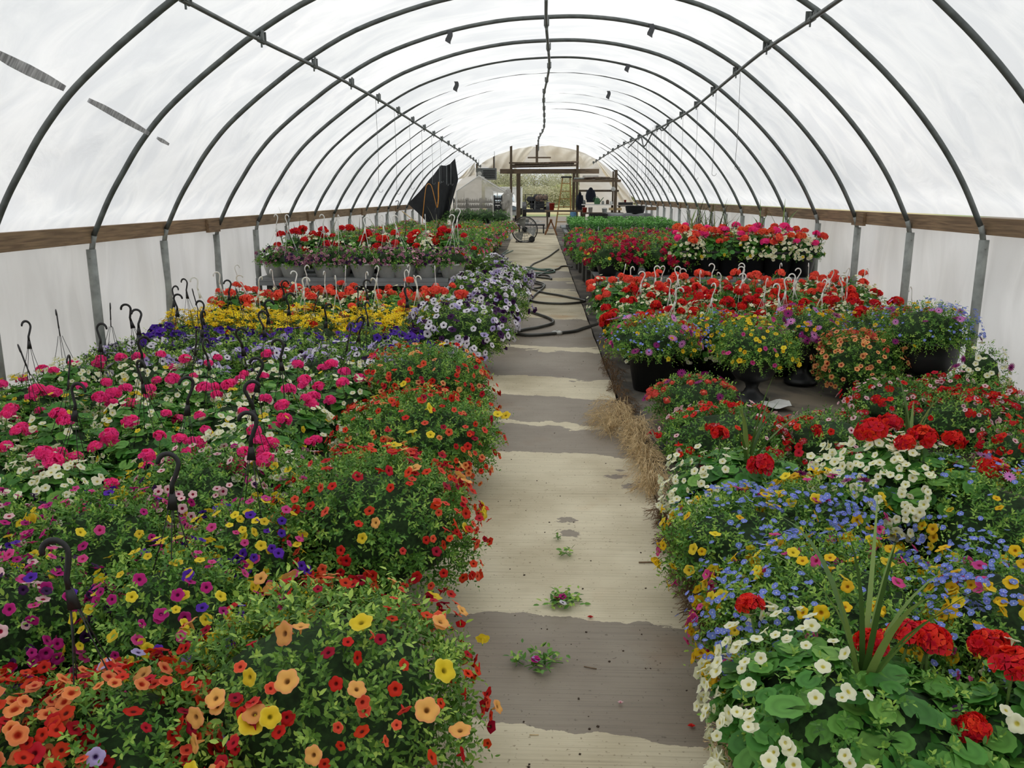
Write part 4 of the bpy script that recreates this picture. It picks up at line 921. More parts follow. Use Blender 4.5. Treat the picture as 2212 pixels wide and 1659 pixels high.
# ------------------------------------------------------------------ benches and what stands on them
BH = .50
def bench(lab, x0, x1, y0, y1, grp, blocks=True, h=BH):
    b = gz((y0 + y1) / 2); t = thing('plant_bench', lab, 'bench', ((x0 + x1) / 2, (y0 + y1) / 2, b), 0, grp)
    W, D = x1 - x0, y1 - y0; g = G(); n = max(3, int(D / .16))
    for i in range(n): g.box((0, -D / 2 + (i + .5) * D / n, h - .02), (W, D / n - .015, .035))
    obj('bench_top', g, M['bench'], t)
    g = G(); g.box((0, -D / 2 + .02, h - .06), (W, .035, .04)); g.box((0, D / 2 - .02, h - .06), (W, .035, .04)); obj('bench_frame', g, M['bench'], t)
    nb = max(2, int(W / 1.2) + 1)
    for i in range(nb):
        xx = -W / 2 + .2 + (W - .4) * i / (nb - 1)
        for s_ in (-1, 1):
            g = G(); hh = h - .08
            for q in range(2):
                g.box((xx, s_ * (D / 2 - .25), hh * (q + .5) / 2), (.20, .38, hh / 2 - .006))
            obj('block_leg', g, M['block'], t)
    return t
BL_ = 'grey plant benches left of the path'; BR_ = 'grey plant benches right of the path'
bn = ['nearest', 'second', 'third', 'fourth', 'fifth', 'farthest']
YB0 = [9.0, 10.95, 12.9, 14.85, 16.8, 18.75]
for i, y in enumerate(YB0):
    bench(f'{bn[i]} grey board bench on blocks left of the path', -3.12 + (.0 if i else .02), -.95 + .02 * i - (.0 if i else .05), y, y + 1.9, BL_)
for i, y in enumerate(YB0[:6]):
    bench(f'{bn[i]} grey board bench on blocks right of the path', .62 - .03 * i, 2.95, y + .15, y + 2.05, BR_)
B0 = BH
# left bench, front rows
def lump_bag(lab, x, y, w, h, seed):
    rg = RS(seed); W_ = rg.randn(8, 2) * 3; Ph = rg.rand(8) * 6
    def f(a, b):
        th = a * 2 * PI; ph = b * PI; n = sum(math.cos(W_[i, 0] * math.cos(th) + W_[i, 1] * ph + Ph[i]) for i in range(8)) / 8; r = 1 + .35 * n
        return (x + w * r * math.sin(ph) * math.cos(th), y + .2 * r * math.sin(ph) * math.sin(th), max(gz(y), gz(y) + h * .5 + h * .55 * r * math.cos(ph)))
    g = G(); g.grid(f, 30, 16); tag(obj('black_bag', g, M['shade'], None, True), lab, 'bag', 'black bags under the left bench')
lump_bag('left black bag crumpled under the wall end of the left bench', -2.95, 8.75, .18, .34, 4)
lump_bag('right black bag crumpled under the wall end of the left bench', -2.6, 8.78, .2, .36, 5)
LB = 'flower baskets on the left benches'
row(9.22, -.98, -2.98, 9, 'verbena', lambda g: [F('small', ['mauve', 'mauve', 'palepink', 'darkpurple'], 90, .021, z=-.3, w=[5, 3, 2, 2])], 'mauve basket in white pot', 'front row of the left bench', LB, 'white', 201, R=.19, U=.12, D=.04, hc=.19, pot='basket_white', potscale=1.15, q=.35, base=B0, H=.36)
row(9.75, -1.0, -2.85, 7, 'germix', gerfl('redger', (7, 11), 60, 0, .052), 'red geranium basket', 'second row of the left bench', LB, None, 202, R=.22, U=.24, D=.14, hc=.2, q=.4, base=B0, spike=0)
planter('hanging_basket', 'small red flowered basket in a white pot at the path end of the left bench', 'hanging basket', LB, -1.02, 9.55, .17, .1, .08, .17, 'verbena', [F('verb', ['redger'], 30, .03, z=0)], 'basket_white', 'white', 299, False, .35, base=B0)
for i, (x, yy) in enumerate([(-2.88, 9.9), (-2.55, 10.1), (-2.2, 10.15), (-1.95, 10.2), (-1.65, 10.1), (-1.5, 14.4), (-1.8, 14.6)]):
    r = thing('spike_plant', f'dark thin spike plant, {ORD[i]} from the left wall among the bench flowers', 'spike plant', (x, yy, gz(yy) + B0), 0, 'dark spike plants on the left bench')
    link('pot', potmesh('basket'), r); spikes(r, RS(500 + i), .13, 7, .62, True)
def tp_(y): return round(min(.34, max(.15, 1.10 - .0599 * y)) / .04) * .04
rrn = ['third', 'fourth', 'fifth', 'sixth', 'seventh', 'eighth', 'ninth', 'tenth', 'eleventh', 'twelfth', 'thirteenth', 'fourteenth', 'fifteenth', 'sixteenth']
for j in range(14):
    y = 10.35 + j * .62
    kinds = [('verbena', [F('small', ['mauve', 'cream', 'palepink', 'brickred'], 34, .022, w=[4, 1, 3, 1])], 'mauve and pink'), ('calib', [F('small', ['brickred', 'orange', 'mpink', 'yellow'], 34, .022, w=[2, 1, 3, 1])], 'mixed red and pink'), ('calib', [F('small', ['mpink', 'mauve', 'goldyellow'], 30, .022)], 'pink and yellow')]
    kd, fl, nm = kinds[j % 3]
    row(y, -.98 + .012 * j, -2.9, 5 if j < 9 else 4, kd, lambda g, fl=fl: fl, nm + ' plant', f'{rrn[j]} left bench row', LB, 'black' if j == 11 else None, 210 + j, R=.27, U=tp_(y) * .55, D=.1, hc=tp_(y) * .45, q=.22, potscale=min(1, tp_(y) * 2.5), base=B0, name='bench_plant', cat='potted plant', cachen=2)
# left bench end: leafy green seedlings
for i in range(4):
    planter('seedling_pot', f'{ORD[i]} clump of leafy green seedlings from the path at the end of the left benches', 'seedlings', 'leafy green seedlings by the fan', -.95 - .36 * i, 19.9 + .05 * i, .25, .16, .08, .14, 'dark', [], 'basket', None, 240 + i, False, .35, base=B0 + .05)
# right bench rows
RB = 'flower pots on the right benches'
row(9.5, .72, 1.62, 4, 'verbena', lambda g: [F('verb', ['crimson'], 36, .034, z=-.3), F('small', ['yellow'], 5, .022)], 'crimson verbena pot', 'front row of the right bench', RB, None, 301, R=.22, U=.16, D=.14, hc=.2, q=.4, base=B0, name='bench_plant', cat='potted plant')
row(9.45, 1.62, 2.86, 6, 'germix', lambda g: [F('head', ['orangeger', 'hotpink', 'coralger'], 9, .056, z=.3, o=1.1), F('small', ['cream'], 60, .023, sec='r', z=-.4), F('small', ['yellow'], 7, .022, z=-.3)], 'black pot of orange geraniums', 'front row of right bench', RB, None, 302, R=.22, U=.2, D=.1, hc=.27, q=.5, pot='bigpot', base=B0, name='bench_plant', cat='potted plant', spike=0, jx=.015)
row(9.95, .70, 1.6, 4, 'verbena', lambda g: [F('verb', ['crimson', 'vercoral'], 30, .034, z=-.1)], 'crimson verbena pot', 'second row of the right bench', RB, None, 303, R=.24, U=.2, D=.12, hc=.2, q=.35, base=B0, name='bench_plant', cat='potted plant')
row(9.98, 1.7, 2.78, 5, 'germix', lambda g: [F('head', ['orangeger', 'hotpink', 'coralger'], 9, .056, z=.3, o=1.1), F('small', ['cream'], 30, .023, sec='r')], 'spiked geranium pot', 'second row of right bench', RB, None, 304, R=.24, U=.22, D=.1, hc=.25, q=.35, pot='bigpot', base=B0, name='bench_plant', cat='potted plant', spike=5)
for j in range(8):
    y = 10.55 + j * .6
    kd, fl, nm = [('verbena', [F('verb', ['vercoral', 'crimson', 'mauve'], 12, .034, z=.0)], 'coral verbena'), ('verbena', [F('verb', ['crimson', 'magenta'], 11, .034, z=.0)], 'crimson verbena'), ('calib', [F('small', ['orange', 'brickred', 'magenta'], 34, .024)], 'orange and red')][j % 3]
    row(y, .68, 2.92, 6, kd, lambda g, fl=fl: fl, nm + ' plant', f'{rrn[j]} right bench row', RB, None, 310 + j, R=.25, U=tp_(y) * .55, D=.08, hc=tp_(y) * .45, q=.22, potscale=min(1, tp_(y) * 2.5), base=B0, name='bench_plant', cat='potted plant', cachen=2, spike=0)
for i in range(6):
    y = 10.8 + i * .5; r = thing('spike_plant', f'dark thin spike plant, {ORD[i]} from the camera against the right wall side', 'spike plant', (2.2 + .12 * (i % 3), y, gz(y) + B0), 0, 'dark spike plants on the right bench')
    link('pot', potmesh('basket'), r); spikes(r, RS(600 + i), .13, 8, .68, True)
# seedling trays
STT = 'green seedling trays on the right benches'
for j in range(4):
    for i in range(5):
        x = .78 + i * .44; y = 16.9 + j * .75; t = thing('seedling_tray', f'tray of green seedlings, {ORD[i]} from the path in the {["nearest", "second", "third", "farthest"][j]} tray row', 'seedling tray', (x, y, gz(y) + B0), 0, STT)
        if 'tray' not in PM:
            g = G(); 
            for s_ in (-1, 1): g.box((s_ * .205, 0, .03), (.01, .6, .06)); g.box((0, s_ * .295, .03), (.42, .01, .06))
            g.box((0, 0, .005), (.42, .6, .01)); g.box((0, 0, .035), (.40, .58, .03)); PM['tray'] = g.mesh('tray', M['pot'], False)
            for c in range(3):
                rg = RS(70 + c); g = G(); n = 60; px = np.stack([(rg.rand(n) - .5) * .38, (rg.rand(n) - .5) * .56, .05 + np.zeros(n)], -1)
                for q in range(n):
                    m = 12; zz = rg.rand(m) * .16 + .03; a = rg.rand(m) * 6.28; dv = np.stack([np.cos(a), np.sin(a), .35 + rg.rand(m) * .5], -1)
                    pp = px[q] + np.stack([np.zeros(m), np.zeros(m), zz], -1); g.inst(TL, pp, basis_y(dv, np.tile([0, 0, 1.0], (m, 1))), .035 + .02 * rg.rand(m), 0, np.clip(.35 + zz * 2.5 + .15 * rg.randn(m), 0, 1))
                PM['seed', c] = g.mesh('foliage', M['seedling'], True)
            g = G(); g.box((0, 0, .06), (.012, .002, .12)); PM['label'] = g.mesh('plant_marker', M['white'], False)
        link('tray', PM['tray'], t); link('foliage', PM['seed', (i + j) % 3], t, None, (0, 0, PI * ((i + j) % 2)))
        if j == 0:
            for q in range(2): link('plant_marker', PM['label'], t, (-.1 + .2 * q, -.31, .04), (.15, .1 * q, .1))
# ------------------------------------------------------------------ hose on the path
hp = [(1205, 548), (1170, 562), (1145, 579), (1122, 581), (1140, 584), (1180, 585), (1196, 588), (1165, 598), (1135, 606), (1128, 610)]
def gp(u, v, dz=.03): x, y = on_ground(u, v, .012); return (x, y, gz(y) + dz)
def hose(lab, px, r, mat, name='garden_hose', extra=None, dz=.030):
    pts = cat([gp(u, v, dz) for u, v in px], 7); g = G(); g.tube(pts, r, 8)
    o = obj(name, g, mat, None, True); tag(o, lab, 'hose', 'hoses lying on the path'); return o
HZ = [(1290, 704), (1262, 712), (1240, 719), (1205, 723), (1160, 727), (1130, 727), (1113, 722), (1130, 716), (1160, 711), (1190, 703), (1195, 697), (1185, 690), (1165, 683), (1148, 677), (1139, 672), (1140, 660), (1143, 648), (1141, 636), (1136, 628)]
h1 = hose('thick black hose curling toward the camera on the path', HZ, .0165, M['hose'])
x, y, z = gp(1203, 723, .03); g = G(); g.tube([(x - .055, y, z), (x - .03, y, z), (x + .03, y, z), (x + .055, y, z)], [.018, .024, .024, .018], 12); g.tube([(x + .0, y, z), (x + .0, y, z + .035)], .008, 6); obj('coupling', g, M['alu'], h1, True)
hose('black hose looping to the right path edge', [(1136, 620), (1150, 627), (1175, 635), (1205, 640), (1230, 645), (1262, 652), (1255, 656), (1215, 659), (1170, 657), (1148, 652), (1150, 646), (1160, 636), (1174, 624), (1176, 617), (1165, 612), (1155, 609), (1156, 600), (1154, 597)], .0145, M['hose'])
hose('tangled dark hose loops in the middle of the path', [(1128, 617), (1145, 614), (1165, 616), (1174, 620), (1160, 625), (1140, 625), (1130, 619), (1148, 600), (1165, 596), (1185, 598), (1191, 605), (1186, 604), (1160, 600), (1175, 592), (1190, 587), (1205, 583), (1212, 578), (1225, 577), (1236, 579)], .0145, M['hose'])
hose('greenish hose coil behind the tangled loops', [(1118, 583), (1130, 580), (1145, 580), (1165, 584), (1190, 584), (1198, 589), (1180, 592), (1150, 592), (1131, 591), (1128, 587), (1150, 584), (1180, 587)], .0145, M['hosegreen'])
hose('thin dark hose running off to the far right edge of the path', [(1146, 578), (1152, 572), (1168, 565), (1185, 556), (1200, 545), (1207, 540)], .0145, M['hose'])
hose('short green hose end emerging under the purple petunias', [(1100, 641), (1115, 640), (1130, 639), (1139, 636)], .014, M['hosegreen'])
hose('green rope heap beside the left path edge', [(1078, 558), (1090, 551), (1103, 545), (1108, 543), (1095, 548), (1082, 553), (1090, 546), (1098, 542)], .012, M['hosegreen'])
# ------------------------------------------------------------------ dry grass and debris
def tuft(lab, pts, n, L, w, seed, mat='straw', lean=(0, 0), h=.10):
    rng = RS(seed); g = G()
    for i in range(n):
        u, v = pts[rng.randint(len(pts))]; x, y = on_ground(u + rng.randn() * 5, v + rng.randn() * 8); z = gz(y) + .01
        a = rng.rand() * 6.28; le = L * (.4 + .8 * rng.rand()); dx, dy = math.cos(a) * .6 + lean[0], math.sin(a) * .6 + lean[1]; hh = h * (.3 + rng.rand()); P_ = []
        for q in range(5): t = q / 4; P_.append((x + dx * le * t, y + dy * le * t, z + hh * math.sin(PI * t * .9) + .006))
        g.tube(P_, [w, w, w * .8, w * .6, w * .3], 3, cap=False)
        if i % 3 == 0:                                     # seed head bristles at the tip
            for q in range(9):
                t = .55 + .05 * q; b = a + rng.randn() * .6; c = (x + dx * le * t, y + dy * le * t, z + hh * math.sin(PI * t * .9) + .006); g.bar(c, (c[0] + .045 * math.cos(b), c[1] + .045 * math.sin(b), max(z, c[2] - .02 + .02 * rng.randn())), .0013)
    o = obj('dry_grass', g, M[mat], None, True); tag(o, lab, 'dry grass', 'dead grass along the right path edge'); o['kind'] = 'stuff'
tuft('pale dry grass clump lying over the right path edge', [(1330, 925), (1345, 905), (1360, 925), (1320, 935), (1370, 950)], 300, .17, .0017, 5, lean=(-.6, .2))
tuft('dry grass seed heads trailing down the right path edge', [(1365, 960), (1380, 985), (1390, 1010), (1398, 1040), (1405, 1070), (1380, 950)], 420, .15, .0018, 6, lean=(.05, -.3))
tuft('small straw tuft among the verbenas by the path', [(1435, 912), (1445, 905)], 60, .1, .0016, 7, h=.16)
tuft('brown roots and straw under the path edge planters', [(1430, 1130), (1450, 1190), (1480, 1260), (1500, 1310), (1515, 1350)], 420, .14, .002, 8, 'strawdark', lean=(.25, 0), h=.07)
tuft('brown dead grass in the crack beside the path', [(1335, 850), (1345, 880), (1360, 905), (1325, 820), (1312, 790)], 200, .1, .002, 9, 'strawdark', lean=(.1, .1), h=.05)
tuft('small pale straw wisp at the bottom edge of the path', [(1570, 1640), (1585, 1632)], 46, .07, .0013, 10, h=.05)
# weathered strip of soil beside the slab
def cuttings(lab, u, v, seed, n, keys, sp=.05):
    sp *= .75; x, y = on_ground(u, v); r = thing('plant_cutting', lab, 'plant scrap', (x, y, gz(y) + .014), 0, 'plant scraps on the path'); rng = RS(seed); g = G()
    p = np.stack([rng.randn(n) * sp, rng.randn(n) * sp * .9, rng.rand(n) * .03 + .004], -1); dv = np.stack([rng.randn(n), rng.randn(n), rng.rand(n) * .5], -1)
    g.inst(TL, p, basis_y(dv, np.tile([0., 0, 1], (n, 1)) + rng.randn(n, 3) * .3), .02 + .012 * rng.rand(n), 0, rng.rand(n))
    for i in range(7): a = rng.rand() * 6.28; g.bar((0, 0, .012), (sp * 2 * math.cos(a), sp * 2 * math.sin(a), .01), .002)
    obj('foliage', g, M['leaf'], r, True)
    for i, k in enumerate(keys): link('calibrachoa_flower', fmesh('small', k, i), r, (rng.randn() * sp * .6, -sp * .5 + rng.randn() * .02, .035), (.3, .2 * i, i), .016)
cuttings('wilted flower cutting on the dry concrete near the wet edge', 1215, 1312, 1, 110, ['magenta', 'whiteviolet', 'magenta'])
cuttings('wilted flower cutting on the wet concrete in front', 1172, 1443, 2, 80, ['magenta', 'lavender', 'magenta'], .045)
cuttings('small green sprig on the wet concrete left of the front cutting', 1118, 1443, 3, 12, [], .018)
cuttings('tiny green sprig on the path behind the dry cutting', 1222, 1207, 4, 18, [], .022)
cuttings('small green leaf scrap by the footprint on the path', 1204, 1173, 9, 8, [], .012)
def bit(name, lab, cat_, u, v, pts, r, mat, grp):
    x, y = on_ground(u, v); g = G(); g.tube([(a, b, c + r + .013) for a, b, c in pts], r, 5); o = obj(name, g, mat, None, True, (x, y, gz(y))); tag(o, lab, cat_, grp)
TW = 'twigs and stems on the path'
bit('twig', 'short brown twig near the right path edge', 'twig', 1403, 1223, [(-.045, 0, 0), (0, .002, .001), (.05, .004, 0)], .0035, M['board'], TW)
bit('twig', 'brown twig touching the right path edge', 'twig', 1436, 1177, [(-.03, .01, 0), (0, 0, .002), (.04, -.012, 0)], .0035, M['board'], TW)
bit('twig', 'pale bent straw piece at the lower left of the path', 'twig', 1053, 1578, [(-.004, .03, 0), (-.003, 0, 0), (.012, -.002, 0)], .0016, M['straw'], TW)
bit('twig', 'thin dark twig on the wet concrete right of the cutting', 'twig', 1275, 1451, [(-.02, .006, 0), (.02, -.006, 0)], .0018, M['board'], TW)
bit('twig', 'pale straw near the bottom centre of the path', 'twig', 1153, 1597, [(-.012, .0, 0), (.014, .001, 0)], .0014, M['straw'], TW)
for (u, v, key, lab) in ((1493, 1580, 'redger', 'single bright red fallen petal on the wet concrete'), (1275, 1343, 'red', 'dark red dried bud on the dry concrete edge'), (1340, 1530, 'palepink', 'tiny pale fallen petal on the wet concrete')):
    x, y = on_ground(u, v); g = G(); g.inst(T_floret(2, .9), [(0, 0, .018)], np.eye(3)[None], .013 if key != 'palepink' else .007, 0, np.array([.6])); g.inst(T_floret(2, .9), [(0, 0, .021)], np.eye(3)[None], .010, 0, np.array([.6])); tag(obj('fallen_petal', g, PET[key], None, True, (x, y, gz(y))), lab, 'petal', 'fallen petals on the path')
rg = RS(21); g = G()
for i in range(420):
    y = 1.9 + rg.rand() ** 1.6 * 12; l, r = pathx(y); x = l + (r - l) * rg.rand(); s_ = .001 + .0028 * rg.rand() ** 2; g.box((x, y, gz(y) + .012 + s_ * .3), (s_ * 2, s_ * (1 + rg.rand()), s_), 0, rg.rand() * 3)
o = obj('soil_crumbs', g, M['debris']); tag(o, 'fine dark soil crumbs scattered over the path', 'soil'); o['kind'] = 'stuff'
# blue fabric and stray ground items
g = G(); x0, y0 = on_ground(90, 1120); g.grid(lambda u, v: (x0 - .85 + 1.9 * u, y0 - .95 + 1.6 * v, gz(y0 - .95 + 1.6 * v) + .008 + .006 * math.sin(u * 19 + v * 5) + .006), 30, 20)
tag(obj('blue_fabric', g, M['fabric'], None, True), 'blue ground fabric showing between the baskets at the left', 'fabric')
g = G(); x0, y0 = on_ground(1668, 880); g.grid(lambda u, v: (x0 - .13 + .26 * u, y0 - .1 + .2 * v, gz(y0) + .014 + .012 * math.sin(u * 9 + v * 7) + .012), 10, 10); o = obj('torn_paper', g, M['white'], None, True); tag(o, 'torn pale paper scrap on the fabric behind the thin spikes', 'scrap')
g = G(); x0, y0 = on_ground(1445, 1000); g.grid(lambda u, v: (x0 - .10 + .22 * u, y0 + .02 + .25 * v, gz(y0) + .01 + .10 * (1 - u) * math.sin(PI * v) + .01 * math.sin(u * 20)), 12, 10); tag(obj('fabric_fold', g, M['shade'], None, True), 'black fabric fold sticking up beside the verbena mound', 'fabric')
# ------------------------------------------------------------------ far end
E = 28.9
def box_at(g, u0, v0, u1, v1, Y, th, mat=0):
    a = at_depth(u0, v0, Y); b = at_depth(u1, v1, Y); g.box(((a[0] + b[0]) / 2, Y, (a[2] + b[2]) / 2), (abs(b[0] - a[0]), th, abs(a[2] - b[2])), mat); return a, b
def single(name, lab, cat_, g, mat, grp=None, smooth=False): o = obj(name, g, mat, None, smooth); tag(o, lab, cat_, grp); return o
def post(u, v0, Y, w, lab, vtop=None, mat='wood'):
    x, y, z1 = at_depth(u, v0, Y); g = G(); g.box((x, Y, (z1 + gz(Y)) / 2), (w, w * .8, z1 - gz(Y))); single('timber_post', lab, 'post', g, M[mat], 'timber posts of the door frame')
def posth(u, v0, v1, Y, w, lab, mat='wood'):
    a = at_depth(u, v0, Y); b = at_depth(u, v1, Y); g = G(); g.box((a[0], Y, (a[2] + b[2]) / 2), (w, w * .8, a[2] - b[2])); single('timber_post', lab, 'post', g, M[mat], 'timber posts of the door frame')
post(1104, 305, 27.0, .075, 'tall timber post left of the far doorway')
post(1248, 313, 27.0, .075, 'tall timber post right of the far doorway')
post(1120, 374, 27.6, .13, 'thick door post in the middle of the far opening')
post(1240, 372, 27.8, .09, 'dark door post behind the ladder')
posth(1160, 306, 354, 28.4, .08, 'short hanging timber under the ridge')
posth(1030, 345, 372, 27.4, .06, 'stub post at the end of the left pipe')
posth(1067, 328, 366, 28.6, .06, 'short timber behind the draped film')
post(1331, 367, 25.2, .085, 'timber post of the right shelf near the wall')
post(1325, 370, 26.2, .05, 'second thinner timber post of the right shelf')
g = G(); box_at(g, 1080, 365, 1294, 375, 27.1, .05); single('timber_beam', 'wide timber beam over the far doorway', 'beam', g, M['woodx'])
g = G(); box_at(g, 1140, 339, 1190, 342, 28.5, .05); single('timber_beam', 'short dark beam high behind the draped film', 'beam', g, M['woodx'])
# stacked boards on top of the header
for i, (a, b, dv, lab) in enumerate([(1106, 1246, 0, 'lowest long board stored on the door beam'), (1104, 1240, -4, 'upper long board stored on the door beam'), (1112, 1250, -7, 'topmost board stored on the door beam'), (1100, 1172, -9, 'splintered short board sticking out left on the door beam')]):
    g = G(); p = at_depth(a, 361 + dv, 26.9 - .1 * i); q = at_depth(b, 357 + dv + (5 if i == 3 else 0), 26.9 - .1 * i); g.bar(p, q, .14, .05); single('stored_board', lab, 'board', g, M['wood'] if i % 2 else M['rust'], 'boards stored on the door beam')
# draped yellowed film panels of the end wall
def drape(name, quad, lab, folds=5, amp=.06, n=26, sag=0.0, Y=None):
    P0, P1, P2, P3 = [Vector(at_depth(u, v, Y or E)) for u, v in quad]
    def fn(a, b):
        p = (P0 * (1 - a) + P1 * a) * (1 - b) + (P3 * (1 - a) + P2 * a) * b
        return (p.x, p.y + amp * math.sin(a * folds * PI + b * 3) + amp * .5 * math.sin(a * 17 + b * 11), p.z - sag * math.sin(PI * a) * b)
    g = G(); g.grid(fn, n, n); return g
g = G(); pts = [(x, E + .06, z - .01) for x, z in zip(AX, AZ)]
zt = at_depth(1160, 362, E)[2]
keep = [p for p in pts if p[2] > zt]; keep = [(keep[0][0], E + .06, zt)] + keep + [(keep[-1][0], E + .06, zt)]
g.raw(keep, [tuple(range(len(keep)))]); 
struct('wall_back', g, M['film_end'])
for nm, (xa, xb) in (('wall_back_left', (-3.35, at_depth(1040, 400, E)[0])), ('wall_back_right', (at_depth(1252, 400, E)[0], 3.2))):
    g = G()
    def fn(a, b, xa=xa, xb=xb):
        x = xa + (xb - xa) * a; top = min(zt, float(np.interp(x, AX, AZ))) if -3.28 < x < 3.12 else 1.3; z = gz(E) + (top - gz(E)) * b
        return (x, E + .05 + .03 * math.sin(x * 9), z)
    g.grid(fn, 24, 12); struct(nm, g, M['film_end'], True)
DF = 'yellowed film draped at the far end wall'
for quad, lab, fo, am, sg in [([(1032, 346), (1104, 310), (1104, 366), (1040, 352)], 'yellowed film draped in folds left of the tall post', 5, .08, .16),
                              ([(1104, 308), (1160, 306), (1130, 352), (1106, 352)], 'yellowed film panel hanging from the ridge to the left', 4, .06, .05),
                              ([(1162, 306), (1250, 330), (1262, 352), (1190, 350)], 'yellowed film swag hanging from the ridge to the right', 5, .07, .12),
                              ([(1250, 330), (1286, 344), (1282, 356), (1252, 362)], 'yellowed film fold right of the tall door post', 3, .06, .04)]:
    g = drape('x', quad, lab, fo, am, sag=sg, Y=E - .25); single('draped_film', lab, 'plastic film', g, M['film_end'], DF, True)
g = drape('x', [(1286, 344), (1294, 352), (1372, 438), (1345, 442)], '', 4, .08, Y=E - .35); single('draped_film', 'long yellowed film strip sloping down the right of the end wall', 'plastic film', g, M['film_end'], DF, True)
g = drape('x', [(992, 385), (1026, 350), (1026, 378), (990, 388)], '', 3, .05, Y=26.4); single('draped_film', 'yellowed film triangle beside the black shade cloth', 'plastic film', g, M['film_end'], DF, True)
# box heater
a = at_depth(1029, 363, 26.5); b = at_depth(1072, 388, 26.5); t = thing('box_heater', 'grey box heater with dark louvres hung above the little plastic tent', 'heater', ((a[0] + b[0]) / 2, 26.5, (a[2] + b[2]) / 2))
w, h = b[0] - a[0], a[2] - b[2]; g = G(); g.box((0, .15, 0), (w, .3, h)); g.box((0, -.01, h / 2 - .015), (w, .03, .03)); g.box((0, -.01, -h / 2 + .015), (w, .03, .03)); g.box((-w * .18, -.012, 0), (.03, .03, h)); obj('housing', g, M['heater'], t)
g = G(); g.box((w * .14, -.002, 0), (w * .62, .01, h * .86)); obj('grille', g, M['tape'], t)
for i in range(6): g = G(); g.box((w * .14, -.03, -h * .36 + i * h * .145), (w * .62, .045, .012), rx=.6); obj('louvre', g, M['heater'], t)
g = G(); g.lathe([(.0, 0), (.07, 0), (.075, .01), (0, .012)], 14, axis='y', c=(-w * .34, -.02, 0)); obj('fan_disc', g, M['alu'], t)
for s_ in (-1, 1): g = G(); g.bar((s_ * w * .4, .15, h / 2), (s_ * w * .4, .15, 3.0 - (a[2] + b[2]) / 2), .012); obj('hanger_strap', g, M['wire'], t)
# little plastic tent (cover over a rack of trays)
Yt = 22.4
def tent():
    zc = gz(Yt); xl = at_depth(966, 480, Yt)[0]; xr = at_depth(1066, 480, Yt)[0]; xk = at_depth(1034, 380, Yt)[0]; zp = at_depth(1034, 380, Yt)[2]; ze = at_depth(985, 413, Yt)[2]; xel = at_depth(986, 413, Yt)[0]; xer = at_depth(1065, 413, Yt)[0]; dp = 2.2
    t = thing('plastic_tent', 'small gabled tent of cloudy plastic over a tray rack left of the door', 'tent', (xk, Yt, zc)); ox, oz = xk, zc
    g = G(); F_ = [(xl - ox, 0, 0), (xr - ox, 0, 0), (xer - ox, 0, ze - oz), (xel - ox, 0, ze - oz)]
    def front(a, b):
        x0 = F_[0][0] * (1 - b) + F_[3][0] * b; x1 = F_[1][0] * (1 - b) + F_[2][0] * b; x = x0 + (x1 - x0) * a; return (x, .03 * math.sin(a * 15 + b * 3) * (1 - b * .5), b * (ze - oz))
    g.grid(front, 30, 8); g.raw([(F_[3][0], 0, ze - oz), (F_[2][0], 0, ze - oz), (0, 0, zp - oz)], [(0, 1, 2)])
    g.grid(lambda a, b: (F_[0][0] * (1 - b) + F_[3][0] * b, a * dp, b * (ze - oz)), 8, 6); obj('front_cover', g, M['film_mini'], t, True)
    g = G(); g.raw([(0, 0, zp - oz), (F_[3][0], 0, ze - oz), (F_[3][0], dp, ze - oz), (0, dp, zp - oz)], [(0, 1, 2, 3)])
    xer2 = at_depth(1092, 416, Yt)[0] - ox; g.raw([(0, 0, zp - oz), (F_[2][0], 0, ze - oz), (xer2, .5, ze - oz - .05), (xer2, dp, ze - oz), (0, dp, zp - oz)], [(0, 1, 2, 3, 4)]); obj('roof_cover', g, M['film_mini'], t)
    g = G()
    for p, q in (((F_[3][0], 0, ze - oz), (0, 0, zp - oz)), ((0, 0, zp - oz), (xer2, .3, ze - oz - .03)), ((F_[3][0], 0, ze - oz), (F_[3][0], 0, 0)), ((F_[2][0], 0, ze - oz), (F_[2][0], 0, 0)), ((F_[3][0], dp, ze - oz), (F_[3][0], dp, 0)), ((0, 0, zp - oz), (0, dp, zp - oz)), ((F_[2][0], dp, ze - oz), (F_[2][0], dp, 0))): g.tube([p, q], .014, 6)
    obj('frame', g, M['white'], t)
    return t
tent()
def rack(lab, xc, Y, wd, n, grp, z0=0.0, dz=.135):
    t = thing('tray_rack', lab, 'rack', (xc, Y, gz(Y) + z0), 0, grp)
    for i in range(n):
        g = G(); g.box((0, 0, i * dz + .012), (wd, .5, .02)); g.box((0, -.24, i * dz + .075), (wd, .012, .012))
        for k in range(6): g.box((-wd / 2 + .02 + (wd - .04) * k / 5, -.24, i * dz + .06), (.02, .03, .10))
        g.box((0, 0, i * dz + .04), (wd * .94, .44, .03)); obj('shelf', g, M['dark'], t)
    for sx in (-1, 1):
        for sy in (-1, 1): g = G(); g.box((sx * wd / 2, sy * .24, n * dz / 2), (.02, .02, n * dz)); obj('upright', g, M['steel'], t)
for i in range(3): rack(['tray rack behind the cloudy plastic at left', 'tray rack behind the middle of the cloudy plastic', 'tray rack behind the cloudy plastic at right'][i], at_depth(992 + 30 * i, 450, Yt)[0], Yt + .45, .34, 8, 'tray racks inside the plastic tent', .0)
rack('open tray rack standing in the side of the plastic tent', at_depth(1075, 450, Yt)[0], Yt + .35, .22, 9, 'tray racks inside the plastic tent', .0, .128)
rg = RS(8); W_ = rg.randn(10, 2) * 9; Ph = rg.rand(10) * 6
c0 = at_depth(1094, 428, Yt + .2)
